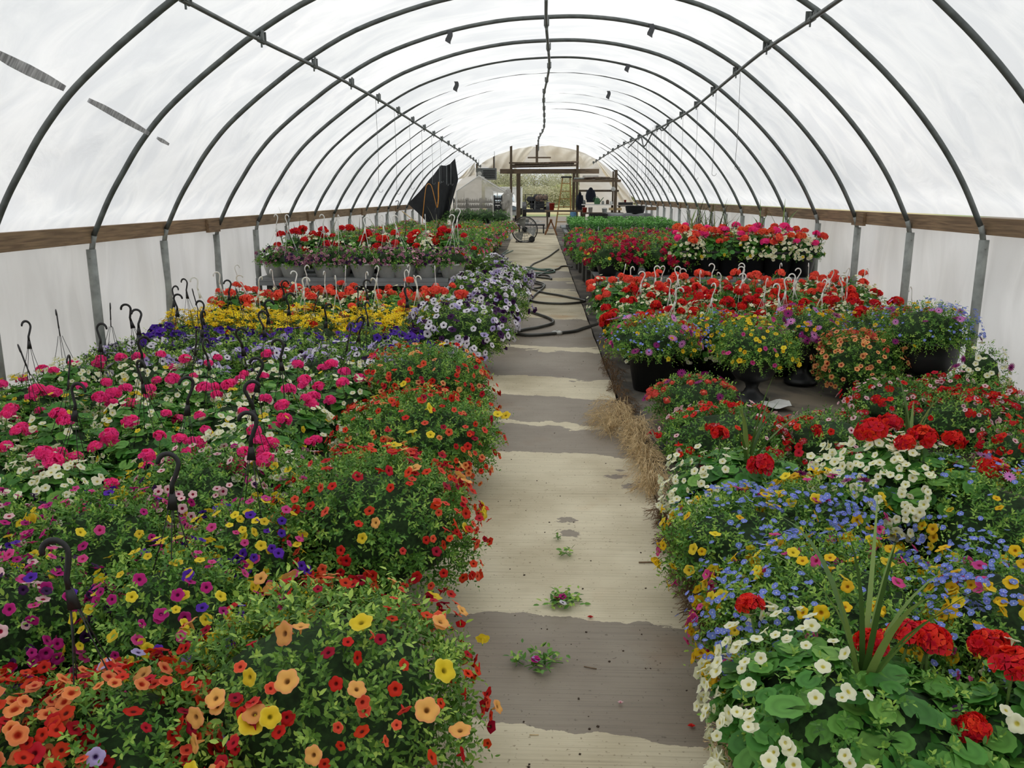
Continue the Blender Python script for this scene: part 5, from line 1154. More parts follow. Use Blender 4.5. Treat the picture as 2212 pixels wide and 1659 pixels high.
def wad(a, b):
    th = a * 2 * PI; ph = b * PI; n = sum(math.cos(W_[i, 0] * math.cos(th) + W_[i, 1] * ph + Ph[i]) for i in range(10)) / 10; r = 1 + .5 * n
    return (c0[0] + .15 * r * math.sin(ph) * math.cos(th) + .05 * math.cos(ph), c0[1] + .2 * r * math.sin(ph) * math.sin(th), c0[2] - .05 + .27 * r * math.cos(ph))
g = G(); g.grid(wad, 30, 22)
bl = at_depth(1102, 470, Yt + .2); g.grid(lambda a, b: (c0[0] + (a - .5) * .26 + .03 * b + .02 * math.sin(a * 20), c0[1] + .05 * math.sin(a * 14 + b * 4), c0[2] - .1 - b * (c0[2] - .1 - gz(Yt))), 16, 14); single('crumpled_film', 'crumpled pale plastic bunched at the right side of the tent', 'plastic film', g, M['film_wad'], None, True)
# black shade cloth
Yc = 20.2
out = [(881, 440), (905, 415), (935, 380), (952, 357), (963, 357), (972, 354), (983, 342), (990, 385), (985, 410), (974, 445), (966, 472), (957, 505), (934, 505), (926, 484), (905, 462)]
def cloth(a, b):
    # left edge runs tip -> hem, right edge runs peak -> hem
    Ltop = [(881, 440), (905, 415), (935, 380), (952, 357), (963, 358), (972, 354), (983, 342)]; 
    L = [(881, 440), (905, 462), (926, 484), (934, 512)]; R_ = [(983, 342), (990, 388), (974, 445), (957, 512)]
    def at(pl, t): t *= len(pl) - 1; i = min(int(t), len(pl) - 2); f = t - i; return (pl[i][0] * (1 - f) + pl[i + 1][0] * f, pl[i][1] * (1 - f) + pl[i + 1][1] * f)
    l = at(L, b); r = at(R_, b); tp = at(Ltop, a); k = (1 - b) ** 2
    u = l[0] * (1 - a) + r[0] * a; v = l[1] * (1 - a) + r[1] * a
    u0 = L[0][0] * (1 - a) + R_[0][0] * a; v0 = L[0][1] * (1 - a) + R_[0][1] * a
    u += (tp[0] - u0) * k; v += (tp[1] - v0) * k
    return at_depth(u, v, Yc + .14 * math.sin(a * 9 + b * 1.5) * (.35 + b * .6) + .03 * math.sin(a * 27))
g = G(); g.grid(cloth, 44, 40); single('shade_cloth', 'large black shade cloth hanging from the left pipe before the tent', 'shade cloth', g, M['shade'], None, True)
for i, (pts, lab) in enumerate([([(911, 500), (913, 470), (918, 420), (921, 402), (926, 397), (932, 402), (937, 420), (943, 446), (945, 448)], 'orange cord looped over the black shade cloth'), ([(948, 393), (947, 410), (947, 430), (945, 448)], 'short straight orange cord hanging on the black shade cloth')]):
    g = G(); g.tube(cat([at_depth(u, v, Yc - .22) for u, v in pts], 5), .008 if i == 0 else .014, 6); single('orange_cord', lab, 'cord', g, M['orange'], 'orange cords on the shade cloth', True)
for u, v0, v1 in ((949, 355, 393), (965, 357, 398), (974, 352, 398)):
    g = G(); g.tube([at_depth(u, v0, Yc - .25), at_depth(u, v1, Yc - .25), at_depth(u + 3, v1 + 3, Yc - .25), at_depth(u + 5, v1 - 1, Yc - .25)], .006, 5); single('wire_hook', {949: 'wire hook holding the orange cord on the shade cloth', 965: 'middle wire hook in front of the shade cloth', 974: 'right wire hook in front of the shade cloth'}[u], 'wire hook', g, M['wire'], 'wire hooks before the shade cloth')
g = G(); g.tube([at_depth(868, 456, 19.5), at_depth(925, 500, 19.5)], .012, 6); single('bamboo_cane', 'thin cane leaning beside the shade cloth', 'cane', g, M['straw'])
# drum fan
Yf = 21.4; cx, _, cz = at_depth(1133.5, 496, Yf); rF = 26.5 / FPX * Yf
t = thing('drum_fan', 'big round wheeled drum fan standing on the path', 'fan', (cx, Yf, gz(Yf) + .012)); zc = cz - gz(Yf) - .012
g = G(); g.lathe([(rF - .012, -.13), (rF + .012, -.14), (rF + .016, -.12), (rF, -.11), (rF - .004, .11), (rF + .014, .12), (rF + .012, .135), (rF, .13)], 48, axis='y', c=(0, 0, zc)); g.lathe([(rF - .006, -.13), (rF - .008, .13)], 48, axis='y', c=(0, 0, zc)); obj('drum', g, M['pot'], t, True)
for s_ in (-1, 1):
    g = G()
    for q in (.25, .5, .75, .9): g.lathe([(rF * q - .0025, s_ * .125 - .002), (rF * q + .0025, s_ * .125 - .002), (rF * q + .0025, s_ * .125 + .002), (rF * q - .0025, s_ * .125 + .002), (rF * q - .0025, s_ * .125 - .002)], 40, axis='y', c=(0, 0, zc))
    for k in range(16): a = k * PI / 8; g.bar((.03 * math.cos(a), s_ * .125, zc + .03 * math.sin(a)), (rF * math.cos(a), s_ * .125, zc + rF * math.sin(a)), .003)
    obj('guard', g, M['steel'], t)
for k in range(3):
    a0 = 1.9 + k * 2 * PI / 3; g = G()
    g.grid(lambda a, b: ((.05 + (rF * .9 - .05) * a) * math.cos(a0 + (b - .5) * (.75 + .15 * a)), .04 * (b - .5) * 1.6, zc + (.05 + (rF * .9 - .05) * a) * math.sin(a0 + (b - .5) * (.75 + .15 * a))), 8, 6); obj('blade', g, M['alu'], t, True)
g = G(); g.lathe([(0, -.03), (.04, -.03), (.045, .03), (.07, .04), (.07, .12), (0, .125)], 16, axis='y', c=(0, 0, zc)); obj('motor', g, M['dark'], t, True)
for s_ in (-1, 1): g = G(); g.lathe([(0, -.02), (.03, -.02), (.06, -.022), (.075, -.015), (.075, .015), (.06, .022), (.03, .02), (0, .02)], 20, axis='y', c=(rF * .58, s_ * .11, .076)); obj('wheel', g, M['tire'], t, True)
g = G(); g.tube([(-rF * .7, -.12, .012), (-rF * .7, .12, .012)], .01, 6); g.tube([(-rF * .7, -.12, .012), (-rF * .62, -.12, zc - rF * .75)], .01, 6); g.tube([(-rF * .7, .12, .012), (-rF * .62, .12, zc - rF * .75)], .01, 6); g.tube([(rF * .58, -.12, .076), (rF * .3, -.12, zc - rF * .9)], .01, 6); g.tube([(rF * .58, .12, .076), (rF * .3, .12, zc - rF * .9)], .01, 6); g.tube([(-rF * .7, 0, .012), (rF * .58, 0, .06)], .01, 6); obj('stand', g, M['steel'], t)
# step ladder
Yl = 27.6; tl = at_depth(1215.5, 384, Yl); tr = at_depth(1231.5, 384, Yl); bl = at_depth(1200, 478, Yl); br = at_depth(1234, 478, Yl)
t = thing('step_ladder', 'yellow brown wooden step ladder standing open at the doorway', 'ladder', ((bl[0] + br[0]) / 2, Yl, gz(Yl))); o = Vector(t.location)
q = lambda p, dy=0: (p[0] - o.x, dy, p[2] - o.z)
zb = 0.0; bl = (bl[0], Yl, gz(Yl)); br = (br[0], Yl, gz(Yl))
for a, b in ((bl, tl), (br, tr)): g = G(); g.bar(q(a, -.25), q(b), .035, .06); obj('rail', g, M['ladder'], t)
for a, b in ((bl, tl), (br, tr)): g = G(); g.bar(q(a, .45), q(b, .05), .03, .04); obj('rear_leg', g, M['ladder'], t)
for i in range(6):
    f = .14 + i * .15; g = G(); A_ = Vector(q(bl, -.25)).lerp(Vector(q(tl)), f); B_ = Vector(q(br, -.25)).lerp(Vector(q(tr)), f); g.box(((A_.x + B_.x) / 2, A_.y, A_.z), (B_.x - A_.x, .09, .025)); obj('step', g, M['ladder'], t)
g = G(); g.box(((q(tl)[0] + q(tr)[0]) / 2, .02, q(tl)[2] + .02), (q(tr)[0] - q(tl)[0] + .1, .2, .05)); obj('top_cap', g, M['dark'], t)
# plank trestle with red bucket, blue barrel
Yp = 26.3; a = at_depth(1177, 454, Yp); b = at_depth(1262, 456, Yp); zt_ = a[2]
t = thing('plank_table', 'rough plank table across the right half of the doorway', 'table', ((a[0] + b[0]) / 2, Yp, gz(Yp))); ox = (a[0] + b[0]) / 2
g = G(); g.box((0, 0, zt_ - gz(Yp) - .025), (b[0] - a[0], .5, .05)); obj('tabletop', g, M['woodx'], t)
for s_ in (-1, 1):
    for sy in (-1, 1): g = G(); g.box((s_ * ((b[0] - a[0]) / 2 - .08), sy * .2, (zt_ - gz(Yp) - .05) / 2), (.05, .05, zt_ - gz(Yp) - .05)); obj('leg', g, M['wood'], t)
def bucket(lab, u, Y, z, r, h, mat, grp, name='bucket'):
    x = at_depth(u, 450, Y)[0]; t = thing(name, lab, 'bucket', (x, Y, z), 0, grp); g = G(); g.lathe([(0, 0), (r * .8, 0), (r, h), (r * 1.06, h), (r * 1.06, h + .012), (r * .95, h + .012), (r * .76, .02), (0, .02)], 20); obj('body', g, mat, t, True)
    g = G(); g.tube([(r * math.cos(a), -.01, h + .0 + r * .3 * math.sin(a)) for a in np.linspace(0, PI, 9)], .004, 5); obj('handle', g, M['wire'], t)
BK = 'buckets at the far end'
bucket('red bucket standing on the plank table in the doorway', 1192, Yp, zt_, .082, .2, M['red'], BK)
x = at_depth(1238, 470, 25.9)[0]; t = thing('plastic_barrel', 'blue plastic barrel under the plank table', 'barrel', (x, 25.9, gz(25.9))); g = G(); H_ = at_depth(1238, 458, 25.9)[2] - gz(25.9) - .0; g.lathe([(0, 0), (.085, 0), (.095, .03), (.1, H_ * .3), (.106, H_ * .33), (.1, H_ * .36), (.1, H_ * .63), (.106, H_ * .66), (.1, H_ * .69), (.095, H_ - .03), (.08, H_ - .0), (0, H_)], 24); obj('body', g, M['blue'], t, True); g = G(); g.lathe([(0, H_), (.03, H_), (.03, H_ + .01), (0, H_ + .01)], 12); obj('bung', g, M['pot'], t)
# pallet-like wooden wedge and white frame pieces behind the fan
a = at_depth(1178, 492, 24.6); t = thing('trestle', 'reddish wooden sawhorse at the end of the path', 'trestle', (at_depth(1190, 492, 24.6)[0], 24.6, gz(24.6))); hh = at_depth(1190, 476, 24.6)[2] - gz(24.6)
g = G(); g.bar((0, -.3, hh), (0, .3, hh), .07, .06); obj('ridge_bar', g, M['pallet'], t)
for sx in (-1, 1):
    for sy in (-1, 1): g = G(); g.bar((0, sy * .25, hh), (sx * .17, sy * .3, 0), .04, .04); obj('leg', g, M['pallet'], t)
    g = G(); g.raw([(0, -.28, hh - .01), (sx * .13, -.31, hh * .25), (sx * .13, .31, hh * .25), (0, .28, hh - .01), (0, -.28, hh - .03), (sx * .13, -.31, hh * .25 - .02), (sx * .13, .31, hh * .25 - .02), (0, .28, hh - .03)], [(0, 1, 2, 3), (7, 6, 5, 4), (0, 4, 5, 1), (1, 5, 6, 2), (2, 6, 7, 3), (3, 7, 4, 0)]); obj('side_board', g, M['pallet'], t)
x0 = at_depth(1148, 486, 25.2); t = thing('low_table', 'low dark table behind the drum fan', 'table', (x0[0], 25.2, gz(25.2))); hz = at_depth(1148, 484, 25.2)[2] - gz(25.2)
g = G(); g.box((0, 0, hz - .02), (.8, .6, .04)); obj('tabletop', g, M['dark'], t)
for sx in (-1, 1):
    for sy in (-1, 1): g = G(); g.box((sx * .36, sy * .26, (hz - .04) / 2), (.04, .04, hz - .04)); obj('leg', g, M['dark'], t)
for i, (dx, an, ln, lab) in enumerate([(-.28, .1, .34, 'white strip lying at the left on the low table'), (-.12, 1.0, .25, 'white strip crossing the others on the low table'), (.12, -.2, .36, 'white strip in the middle of the low table'), (.25, .3, .3, 'white strip at the right on the low table'), (.1, -.9, .26, 'tilted white strip on the low table')]):
    g = G(); g.box((x0[0] + dx, 25.1, gz(25.2) + hz + .012 + .025 * i), (ln, .05, .02), 0, an * .4, an * .12); single('white_strip', lab, 'strip', g, M['white'], 'white strips on the low table')
bucket('white pail beside the strips behind the drum fan', 1138, 25.3, gz(25.2) + hz, .07, .14, M['potwhite'], BK)
# right-hand shelving
def plank(lab, u0, u1, v, Y, d=.5, th=.04, mat='woodx'):
    a = at_depth(u0, v, Y); b = at_depth(u1, v, Y); g = G(); g.box(((a[0] + b[0]) / 2, Y, a[2] - th / 2), (b[0] - a[0], d, th)); single('shelf_board', lab, 'shelf', g, M[mat], 'shelf boards on the right at the far end'); return a[2]
z1 = plank('upper shelf board carrying long scraps on the right', 1238, 1340, 388, 25.6, .45, .07)
z2 = plank('middle shelf board behind the hanging jackets', 1250, 1336, 410, 26.4, .3, .06, 'wood')
z3 = plank('white work table board under the watering can', 1257, 1330, 441, 25.9, .5, .03, 'white')
for i, (u0, u1, dv, lab) in enumerate([(1240, 1300, 3, 'grey roll lying on the upper shelf'), (1262, 1318, 5, 'tapered bundle on the upper shelf'), (1285, 1335, 2, 'thin stick bundle on the upper shelf'), (1258, 1292, 9, 'short pale roll on top of the shelf pile')]):
    a = at_depth(u0, 388 - dv, 25.6); b = at_depth(u1, 388 - dv - (4 if i == 1 else 0), 25.6); g = G(); r_ = .03 if i != 1 else .045; g.tube([(a[0], 25.55 - .05 * i, z1 + r_ + .055 * (i == 3)), (b[0], 25.6 - .05 * i, z1 + r_ + .07 * (i == 3))], [r_, r_ * .7], 8); single('rolled_bundle', lab, 'roll', g, M[['steel_l', 'rust', 'wood', 'film_wad'][i]], 'rolls and bundles on the upper shelf', True)
for u in (1262, 1322): 
    g = G(); a = at_depth(u, 441, 26.1); g.box((a[0], 26.1, (a[2] - .03 + gz(26.1)) / 2), (.05, .05, a[2] - .03 - gz(26.1))); single('table_leg_post', {1262: 'left upright under the white work board', 1322: 'right upright under the white work board'}[u], 'post', g, M['wood'], 'uprights of the right shelf')
def jacket(lab, u0, v0, u1, v1, Y):
    a = at_depth(u0, v0, Y); b = at_depth(u1, v1, Y); cx = (a[0] + b[0]) / 2; hw = (b[0] - a[0]) / 2; H_ = a[2] - b[2]
    def fn(s_, t):
        th = s_ * 2 * PI; w = hw * (.28 + .75 * min(1, t * 2.2) ** .6 + .12 * t) ; return (cx + w * math.cos(th) * (1 + .08 * math.sin(5 * th)), Y + .07 * math.sin(th) + .015 * math.sin(7 * th), a[2] - H_ * t)
    t_ = thing('jacket', lab, 'jacket', (0, 0, 0), 0, 'jackets hanging at the far end'); g = G(); g.grid(fn, 26, 12); g.raw([fn(i / 26, 0) for i in range(26)], [tuple(range(26))]); obj('body', g, M['jacket'], t_, True)
    for sx in (-1, 1): g = G(); g.tube([(cx + sx * hw * .7, Y, a[2] - H_ * .2), (cx + sx * hw * 1.05, Y - .03, a[2] - H_ * .55), (cx + sx * hw * 1.0, Y - .04, a[2] - H_ * .82)], [.045, .05, .045], 8); obj('sleeve', g, M['jacket'], t_, True)
jacket('navy jacket hanging from the middle shelf board', 1269, 405, 1283, 437, 26.1)
jacket('long dark coat hanging on the post right of the ladder', 1248, 414, 1257, 455, 26.7)
x, _, z = at_depth(1290, 438, 25.9); t = thing('watering_can', 'green watering can on the white work board', 'watering can', (x, 25.9, z3)); g = G(); g.lathe([(0, 0), (.085, 0), (.09, .02), (.085, .15), (.06, .17), (.03, .19), (0, .19)], 18); obj('body', g, M['greenplastic'], t, True); g = G(); g.tube([(.07, 0, .05), (.14, 0, .14), (.19, 0, .2)], [.016, .012, .01], 7); obj('spout', g, M['greenplastic'], t, True); g = G(); g.tube([(-.07, 0, .05), (-.13, 0, .12), (-.08, 0, .2), (.0, 0, .22), (.03, 0, .18)], .009, 6); obj('handle', g, M['greenplastic'], t, True)
x, _, z = at_depth(1325, 408.5, 25.1); g = G(); g.lathe([(.0, -.02), (.055, -.02), (.065, -.015), (.065, .02), (.05, .03), (0, .03)], 20, axis='y', c=(x, 25.1, z)); single('wall_clock', 'small round metal dial on the right shelf post', 'dial', g, M['alu'], None, True)
bucket('red pail on the floor rack under the white board', 1263, 25.4, at_depth(1263, 459, 25.4)[2], .07, .13, M['red'], BK)
bucket('white bucket beside the red pail under the work board', 1275.5, 25.4, at_depth(1275, 459, 25.4)[2], .065, .14, M['potwhite'], BK)
bucket('white bucket with red marks on the black crates', 1306, 24.3, at_depth(1306, 461, 24.3)[2], .075, .13, M['potwhite'], BK)
for i, (u, w_, h_, m_, lab) in enumerate([(1302, .05, .1, 'steel_l', 'small tin on the white work board'), (1312, .06, .13, 'rust', 'brown jar on the white work board'), (1320, .05, .09, 'potwhite', 'white jar at the right on the white work board'), (1262, .05, .12, 'steel', 'grey can at the left on the white work board')]):
    x = at_depth(u, 440, 25.9)[0]; g = G(); g.lathe([(0, 0), (w_ * .8, 0), (w_ * .8, h_ * .8), (w_ * .5, h_ * .9), (w_ * .5, h_), (0, h_)], 14, c=(x, 25.85, z3)); single('jar', lab, 'jar', g, M[m_], 'jars on the white work board', True)
# rack under the buckets, crates and covered table, black tub
a = at_depth(1258, 459, 25.4); b = at_depth(1345, 459, 25.4); t = thing('work_bench', 'long low bench along the right end under the work board', 'bench', ((a[0] + b[0]) / 2, 25.4, gz(25.4))); hz = a[2] - gz(25.4)
g = G(); g.box((0, 0, hz - .02), (b[0] - a[0], .6, .04)); obj('bench_top', g, M['wood'], t)
for sx in (-1, 1):
    for sy in (-1, 1): g = G(); g.box((sx * ((b[0] - a[0]) / 2 - .05), sy * .25, (hz - .04) / 2), (.06, .06, hz - .04)); obj('leg', g, M['wood'], t)
for i in range(3):
    Y = 23.9; a = at_depth(1273, 461 + 5.2 * i, Y); b = at_depth(1311, 466 + 5.2 * i, Y); g = G(); W, H_ = b[0] - a[0], a[2] - b[2] - .004; cx, cz = (a[0] + b[0]) / 2, (a[2] + b[2]) / 2
    for s_ in (-1, 1): g.box((cx, Y + s_ * .2, cz), (W, .015, H_)); g.box((cx + s_ * W / 2, Y, cz), (.015, .4, H_))
    g.box((cx, Y, cz - H_ / 2 + .008), (W, .4, .012)); g.box((cx, Y - .215, cz + H_ / 2 - .012), (W + .03, .02, .018)); g.box((cx, Y - .215, cz - H_ / 2 + .012), (W + .02, .02, .012)); single('plastic_crate', ['topmost black crate of the stack beyond the seedlings', 'middle black crate of the stack beyond the seedlings', 'lowest visible black crate of the stack beyond the seedlings'][i], 'crate', g, M['pot'], 'stacked black crates')
a = at_depth(1273, 477, 23.9); g = G(); g.box(((a[0] + b[0]) / 2, 23.9, (a[2] + gz(23.9)) / 2), (b[0] - a[0], .42, a[2] - gz(23.9) - .004)); single('crate_stand', 'dark stand under the stacked black crates', 'stand', g, M['dark'])
a = at_depth(1308, 462, 24.0); b = at_depth(1405, 466, 24.0); t = thing('covered_table', 'table covered with a sagging dark grey sheet on the right', 'table', ((a[0] + b[0]) / 2, 24.3, gz(24.3))); hw = (b[0] - a[0]) / 2; hz = a[2] - gz(24.3)
g = G(); g.grid(lambda s_, q_: (-hw + 2 * hw * s_, -.45 + .9 * min(1, max(0, q_ * 1.25 - .25)), hz - (.16 + .05 * math.sin(s_ * 9)) * max(0, 1 - q_ * 5) + .02 * math.sin(s_ * 14 + q_ * 6)), 40, 20); obj('cover_sheet', g, M['bench'], t, True)
g = G(); g.box((0, 0, hz - .05), (2 * hw, .85, .03)); obj('tabletop', g, M['wood'], t)
for sx in (-1, 1):
    for sy in (-1, 1): g = G(); g.box((sx * (hw - .05), sy * .38, (hz - .065) / 2), (.05, .05, hz - .065)); obj('leg', g, M['rust'], t)
x, _, z = at_depth(1374, 462, 24.0); t = thing('stock_tub', 'oval black tub standing on the covered table', 'tub', (x, 24.25, gz(24.3) + hz + .02))
def tub(s_, q_):
    pr = [(.86, 0), (.93, .07), (.96, .075), (.97, .14), (1.0, .145), (1.0, .19), (1.04, .195), (1.04, .215), (.97, .215), (.84, .02), (.0, .02)]
    q_ *= len(pr) - 1; i = min(int(q_), len(pr) - 2); f_ = q_ - i; r_ = pr[i][0] * (1 - f_) + pr[i + 1][0] * f_; z_ = pr[i][1] * (1 - f_) + pr[i + 1][1] * f_; th = s_ * 2 * PI; return (.28 * r_ * math.cos(th), .2 * r_ * math.sin(th), z_ * .95)
g = G(); g.grid(tub, 40, 10); obj('body', g, M['pot'], t, True)
g = G(); box_at(g, 1316, 449, 1342, 454, 25.6, .3); single('book_stack', 'pale flat box stack left of the black tub', 'box', g, M['straw'])
g = G(); box_at(g, 1336, 437, 1366, 443, 25.9, .25); single('parts_tray', 'dark tray of small tools near the right wall rail', 'tray', g, M['dark'])
g = G(); a = at_depth(1338, 443.3, 25.9); b = at_depth(1364, 443.3, 25.9); g.box(((a[0] + b[0]) / 2, 25.9, a[2] - .02), (b[0] - a[0] + .1, .3, .03)); [g.box((x_, y_, (a[2] - .035 + gz(25.9)) / 2), (.04, .04, a[2] - .035 - gz(25.9))) for x_ in (a[0], b[0]) for y_ in (25.78, 26.02)]; single('tool_stand', 'wooden stand holding the tool tray near the right wall', 'stand', g, M['wood'])
bucket('small red can in the tray near the right wall', 1350, 25.9, at_depth(1350, 437, 25.9)[2], .035, .06, M['red'], BK)
g = G(); box_at(g, 1396, 447, 1422, 454, 23.6, .04); single('timber_beam', 'short board behind the black tub at the right wall', 'beam', g, M['board'])
x, _, z = at_depth(1349, 478, 21.5)
# ------------------------------------------------------------------ outside
Yo = 58.0
a = at_depth(1133, 470, Yo); b = at_depth(1184, 470, Yo); zc = a[2]; gzo = gout(Yo)
t = thing('farm_trailer', 'dark loaded machinery trailer parked outside the door', 'trailer', ((a[0] + b[0]) / 2, Yo, gzo)); W = b[0] - a[0]
z_ = lambda v: at_depth(1150, v, Yo)[2] - gzo
g = G(); g.box((0, 0, z_(453)), (W, 1.6, .08)); g.box((0, -.8, z_(456)), (W, .06, .16)); obj('bed', g, M['dark'], t)
for sx in (-1, 1):
    g = G(); g.lathe([(0, -.12), (.2, -.12), (.22, -.13), (.40, -.13), (.44, -.1), (.44, .1), (.40, .13), (.22, .13), (0, .12)], 24, axis='x', c=(sx * (W / 2 + .0), -.5, .44)); obj('wheel', g, M['tire'], t, True)
    g = G(); g.grid(lambda u, v: (sx * W / 2 + (v - .5) * .28, -.3 + -.2 + .55 * math.cos(PI * u), .48 + .52 * math.sin(PI * u)), 12, 3); obj('fender', g, M['dark'], t, True)
rg = RS(12); g = G(); zt0, zt1 = z_(453), z_(420)
for sx in (-.47, -.2, .1, .45): g.bar((sx * W, -.6, zt0), (sx * W, -.6, zt1), .035)
for vv in (0.35, .68, 1.0): g.bar((-.47 * W, -.6, zt0 + (zt1 - zt0) * vv), (.46 * W, -.6, zt0 + (zt1 - zt0) * vv), .03)
for sx in (-.47, .45): g.bar((sx * W, -.6, zt1), (sx * W, .6, zt1), .035); g.bar((sx * W, .6, zt0), (sx * W, .6, zt1), .035)
obj('rack_frame', g, M['dark'], t)
g = G(); g.box((.05, .1, zt0 + .32), (W * .6, .7, .5)); g.box((-.3, .0, zt0 + .65), (W * .3, .5, .4)); obj('engine_block', g, M['dark'], t)
for i in range(24):
    g = G(); x = (rg.rand() - .5) * W * .85; zz = zt0 + .06 + rg.rand() * (zt1 - zt0) * .85; yy = rg.rand() * .8 - .4; k = i % 3
    if k == 0: g.lathe([(0, -.05), (.09, -.05), (.18, -.04), (.2, 0), (.18, .04), (.06, .05), (0, .05)], 16, axis='y', c=(x, yy, zz))
    elif k == 1: g.box((x, yy, zz), (.12 + .2 * rg.rand(), .3, .08 + .15 * rg.rand()), 0, rg.rand())
    else: g.tube([(x - .15, yy, zz), (x, yy - .1, zz + .12), (x + .15, yy, zz)], .03, 7)
    obj(['pulley', 'machine_box', 'bent_tube'][k], g, M['rust'] if i % 2 else M['dark'], t, k != 1)
g = G()
for i in range(9): g.lathe([(.09, -.012), (.115, -.012), (.115, .012), (.09, .012), (.09, -.012)], 14, axis='x', c=(-.1 + .0 * i, -.66, zt0 + .05 + .05 * i))
obj('coil_spring', g, M['steel_l'], t)
# white truck, front corner facing the door
Yt2 = 50.0; a = at_depth(1087, 455, Yt2); b = at_depth(1118, 455, Yt2); x1 = b[0]; W = 1.85
t = thing('pickup_truck', 'white pickup truck partly hidden behind the tent and door post', 'truck', (x1 - W / 2, Yt2, gout(Yt2))); zz = lambda v: at_depth(1110, v, Yt2)[2] - gout(Yt2)
hb, hw_, ht = zz(445), zz(437), zz(419)
def loft(secs, mat, nm, sm=True):
    g = G(); vs = []; 
    for (y, hw, z0, z1, rd) in secs:
        for q in range(12):
            an = q * 2 * PI / 12 + PI / 12; c, s_ = math.cos(an), math.sin(an); e = .45; vs.append((hw * math.copysign(abs(c) ** e, c), y, (z0 + z1) / 2 + (z1 - z0) / 2 * math.copysign(abs(s_) ** e, s_)))
    n = len(secs); f = [(i * 12 + k, i * 12 + (k + 1) % 12, (i + 1) * 12 + (k + 1) % 12, (i + 1) * 12 + k) for i in range(n - 1) for k in range(12)] + [tuple(range(12)), tuple((n - 1) * 12 + k for k in range(12))[::-1]]
    g.raw(vs, f); obj(nm, g, mat, t, sm)
hd = 1.12; 
loft([(0, .86, .38, hd - .18, 0), (.06, .92, .32, hd - .05, 0), (1.2, .94, .3, hd, 0), (1.5, .94, .3, hd, 0), (5.2, .94, .35, hd, 0)], M['white'], 'body')
loft([(1.1, .80, hd - .05, hd, 0), (1.6, .74, hd - .05, hd + .45, 0), (1.9, .70, hd - .05, hd + .52, 0), (2.9, .70, hd - .05, hd + .5, 0), (3.1, .76, hd - .05, hd, 0)], M['white'], 'cab')
g = G(); g.raw([(-.70, 1.14, hd + .05), (.70, 1.14, hd + .05), (.62, 1.55, hd + .43), (-.62, 1.55, hd + .43), (-.70, 1.12, hd + .05), (.70, 1.12, hd + .05), (.62, 1.53, hd + .43), (-.62, 1.53, hd + .43)], [(3, 2, 1, 0), (4, 5, 6, 7), (0, 1, 5, 4), (1, 2, 6, 5), (2, 3, 7, 6), (3, 0, 4, 7)]); obj('windshield', g, M['glass'], t)
g = G(); g.box((0, -.03, hd * .62), (1.1, .05, .3)); obj('grille', g, M['dark'], t)
for sx in (-1, 1):
    g = G(); g.box((sx * .72, -.02, hd * .68), (.26, .06, .2)); obj('headlight', g, M['glass'], t)
    g = G(); g.box((sx * 1.02, 1.4, hd + .15), (.1, .14, .2)); obj('mirror', g, M['tape'], t)
    for yy in (.9, 4.2): g = G(); g.lathe([(0, -.11), (.2, -.11), (.34, -.12), (.37, -.09), (.37, .09), (.34, .12), (.2, .11), (0, .11)], 26, axis='x', c=(sx * .86, yy, .37)); obj('wheel', g, M['tire'], t, True)
g = G(); g.box((0, -.08, .45), (1.8, .14, .2)); obj('bumper', g, M['steel_l'], t)
x = at_depth(1116, 420, 62)[0]; t = thing('box_trailer', 'white box trailer behind the truck', 'trailer', (x - .9, 62, gout(62))); zt1 = at_depth(1112, 404, 62)[2] - gout(62)
g = G(); g.box((0, 0, (zt1 + .5) / 2), (2.6, 3, zt1 - .5)); g.box((0, -1.51, zt1 - .04), (2.64, .04, .06)); g.box((1.3, -1.51, (zt1 + .5) / 2), (.05, .04, zt1 - .5)); obj('box_body', g, M['white'], t)
for sx in (-1, 1): g = G(); g.lathe([(0, -.1), (.3, -.1), (.33, 0), (.3, .1), (0, .1)], 20, axis='x', c=(sx * 1.2, .3, .33)); obj('wheel', g, M['tire'], t, True)
# trees
TRM = {}
def tree(lab, x, y, h, w, kind, seed, grp='trees beyond the yard'):
    z = gout(y); t = thing('tree', lab, 'tree', (x, y, z), seed * 1.3, grp); k = (kind, seed % 4)
    if k not in TRM:
        rng = RS(seed + 5); lf = lumps(RS(seed), .25, 7); g = G(); n = 6500 if kind == 'full' else 2200
        d = dirs(rng, n, -.8); p = shell(d, 1, 1, 1, lf) * (rng.rand(n) ** .45)[:, None]
        g.inst(TLL, p, basis_y(rng.randn(n, 3), rng.randn(n, 3)), .075 * (.6 + .8 * rng.rand(n)), 0, rng.rand(n)); cr = g.mesh('crown', M['tree' if seed < 24 else 'tree2'], True)
        g = G(); g.tube([(0, 0, -1.9), (.03, 0, -.8), (0, .03, .2), (.02, 0, .9)], [.045, .035, .022, .006], 7)
        for i in range(26):
            a = rng.rand() * 6.28; z0 = -.9 + 1.5 * rng.rand(); r_ = .5 + .4 * rng.rand(); g.tube([(0, 0, z0), (r_ * .5 * math.cos(a), r_ * .5 * math.sin(a), z0 + .3), (r_ * math.cos(a), r_ * math.sin(a), z0 + .75)], [.014, .009, .003], 5)
        TRM[k] = (cr, g.mesh('trunk', M['board'], True))
    cr, tk = TRM[k]; ch = h * .5; link('crown', cr, t, (0, 0, h - ch * 1.1), None, (w, w, ch)); link('trunk', tk, t, (0, 0, h - ch * .95), None, (w * .8, w * .8, (h - ch * .95) / 1.9))
rg = RS(31)
for i in range(20):
    tree(f'{"pale hazy" if i % 3 else "bare twiggy"} tree on the skyline, {OR20[i] if i else "first"} from the left through the doorway', -16 + i * 1.7 + rg.randn() * .3, 104 + rg.rand() * 8, 4.2 + rg.rand() * .9, 1.9, 'thin' if i % 4 == 1 else 'full', i)
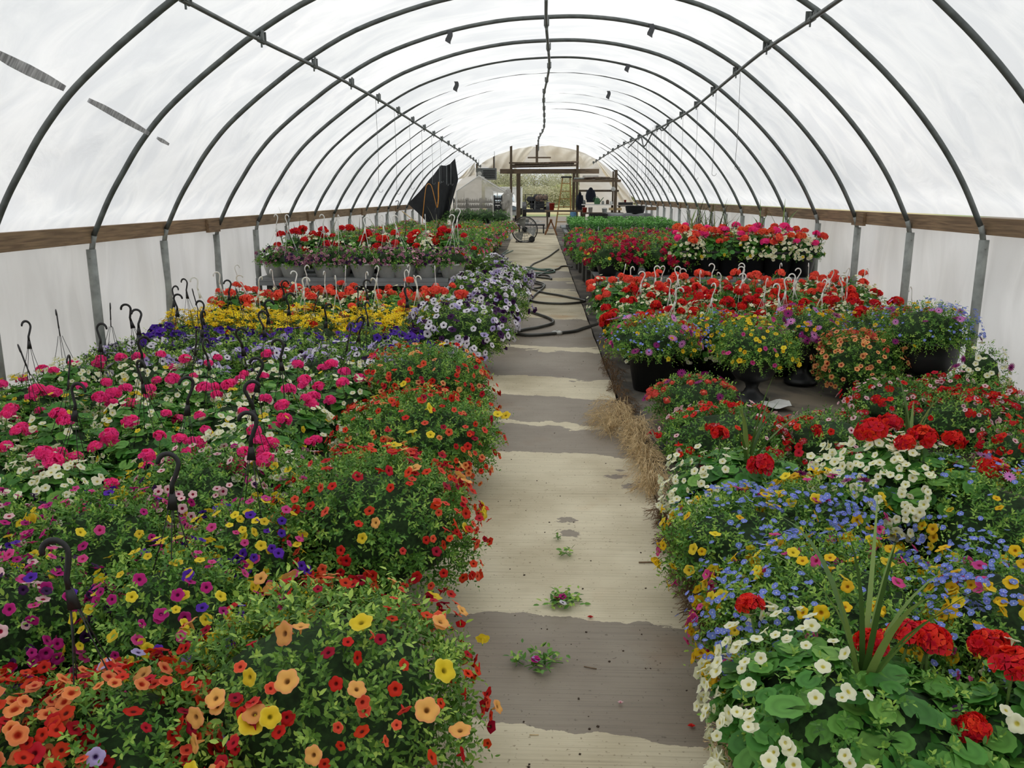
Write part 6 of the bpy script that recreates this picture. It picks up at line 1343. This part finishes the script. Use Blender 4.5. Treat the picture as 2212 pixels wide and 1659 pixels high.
for i in range(16):
    tree(f'low bushy green tree at the field edge, {OR20[i] if i else "first"} from the left', -13 + i * 1.75 + rg.randn() * .3, 84 + rg.rand() * 5, 2.1 + rg.rand() * .6, 1.9, 'full', 24 + i, 'low bushes at the field edge')
# ------------------------------------------------------------------ light, sky, camera
w = bpy.data.worlds.new('overcast'); bpy.context.scene.world = w; w.use_nodes = True; nt = w.node_tree; nt.nodes.clear()
out = N(nt, 'ShaderNodeOutputWorld'); bg = N(nt, 'ShaderNodeBackground'); tc = N(nt, 'ShaderNodeTexCoord'); sep = N(nt, 'ShaderNodeSeparateXYZ')
nt.links.new(tc.outputs['Generated'], sep.inputs[0]); r = ramp(nt, [(0, (.6, .62, .64, 1)), (.5, (.78, .81, .84, 1)), (.56, (.82, .85, .88, 1)), (.8, (1.0, 1.0, 1.0, 1)), (1, (1, 1, 1, 1))])
mr = N(nt, 'ShaderNodeMapRange'); mr.inputs['From Min'].default_value = -1; nt.links.new(sep.outputs['Z'], mr.inputs['Value']); nt.links.new(mr.outputs[0], r.inputs['Fac'])
nt.links.new(r.outputs[0], bg.inputs[0]); bg.inputs[1].default_value = 1.0; nt.links.new(bg.outputs[0], out.inputs[0])
sun = bpy.data.lights.new('hazy_sun', 'SUN'); sun.energy = 1.3; sun.angle = math.radians(30); sun.color = (1, .97, .92); so = bpy.data.objects.new('hazy_sun', sun); C.objects.link(so); so.rotation_euler = (math.radians(6), math.radians(4), 0)
cam = bpy.data.cameras.new('camera'); co = bpy.data.objects.new('camera', cam); C.objects.link(co); bpy.context.scene.camera = co
co.location = (0, 0, CAMZ); co.rotation_euler = (PI / 2 - PITCH, 0, YAW); cam.sensor_width = 36; cam.lens = FPX / 2212 * 36; cam.clip_start = .02; cam.clip_end = 500
sc = bpy.context.scene; vs_ = sc.view_settings; sc.display_settings.display_device = 'sRGB'; vs_.view_transform = 'Standard'; vs_.look = 'None'; vs_.gamma = 1; vs_.exposure = 0.06; vs_.use_curve_mapping = False
cy = sc.cycles; cy.max_bounces = 7; cy.diffuse_bounces = 5; cy.glossy_bounces = 2; cy.transmission_bounces = 5; cy.transparent_max_bounces = 8; cy.use_denoising = True; cy.caustics_reflective = False; cy.caustics_refractive = False
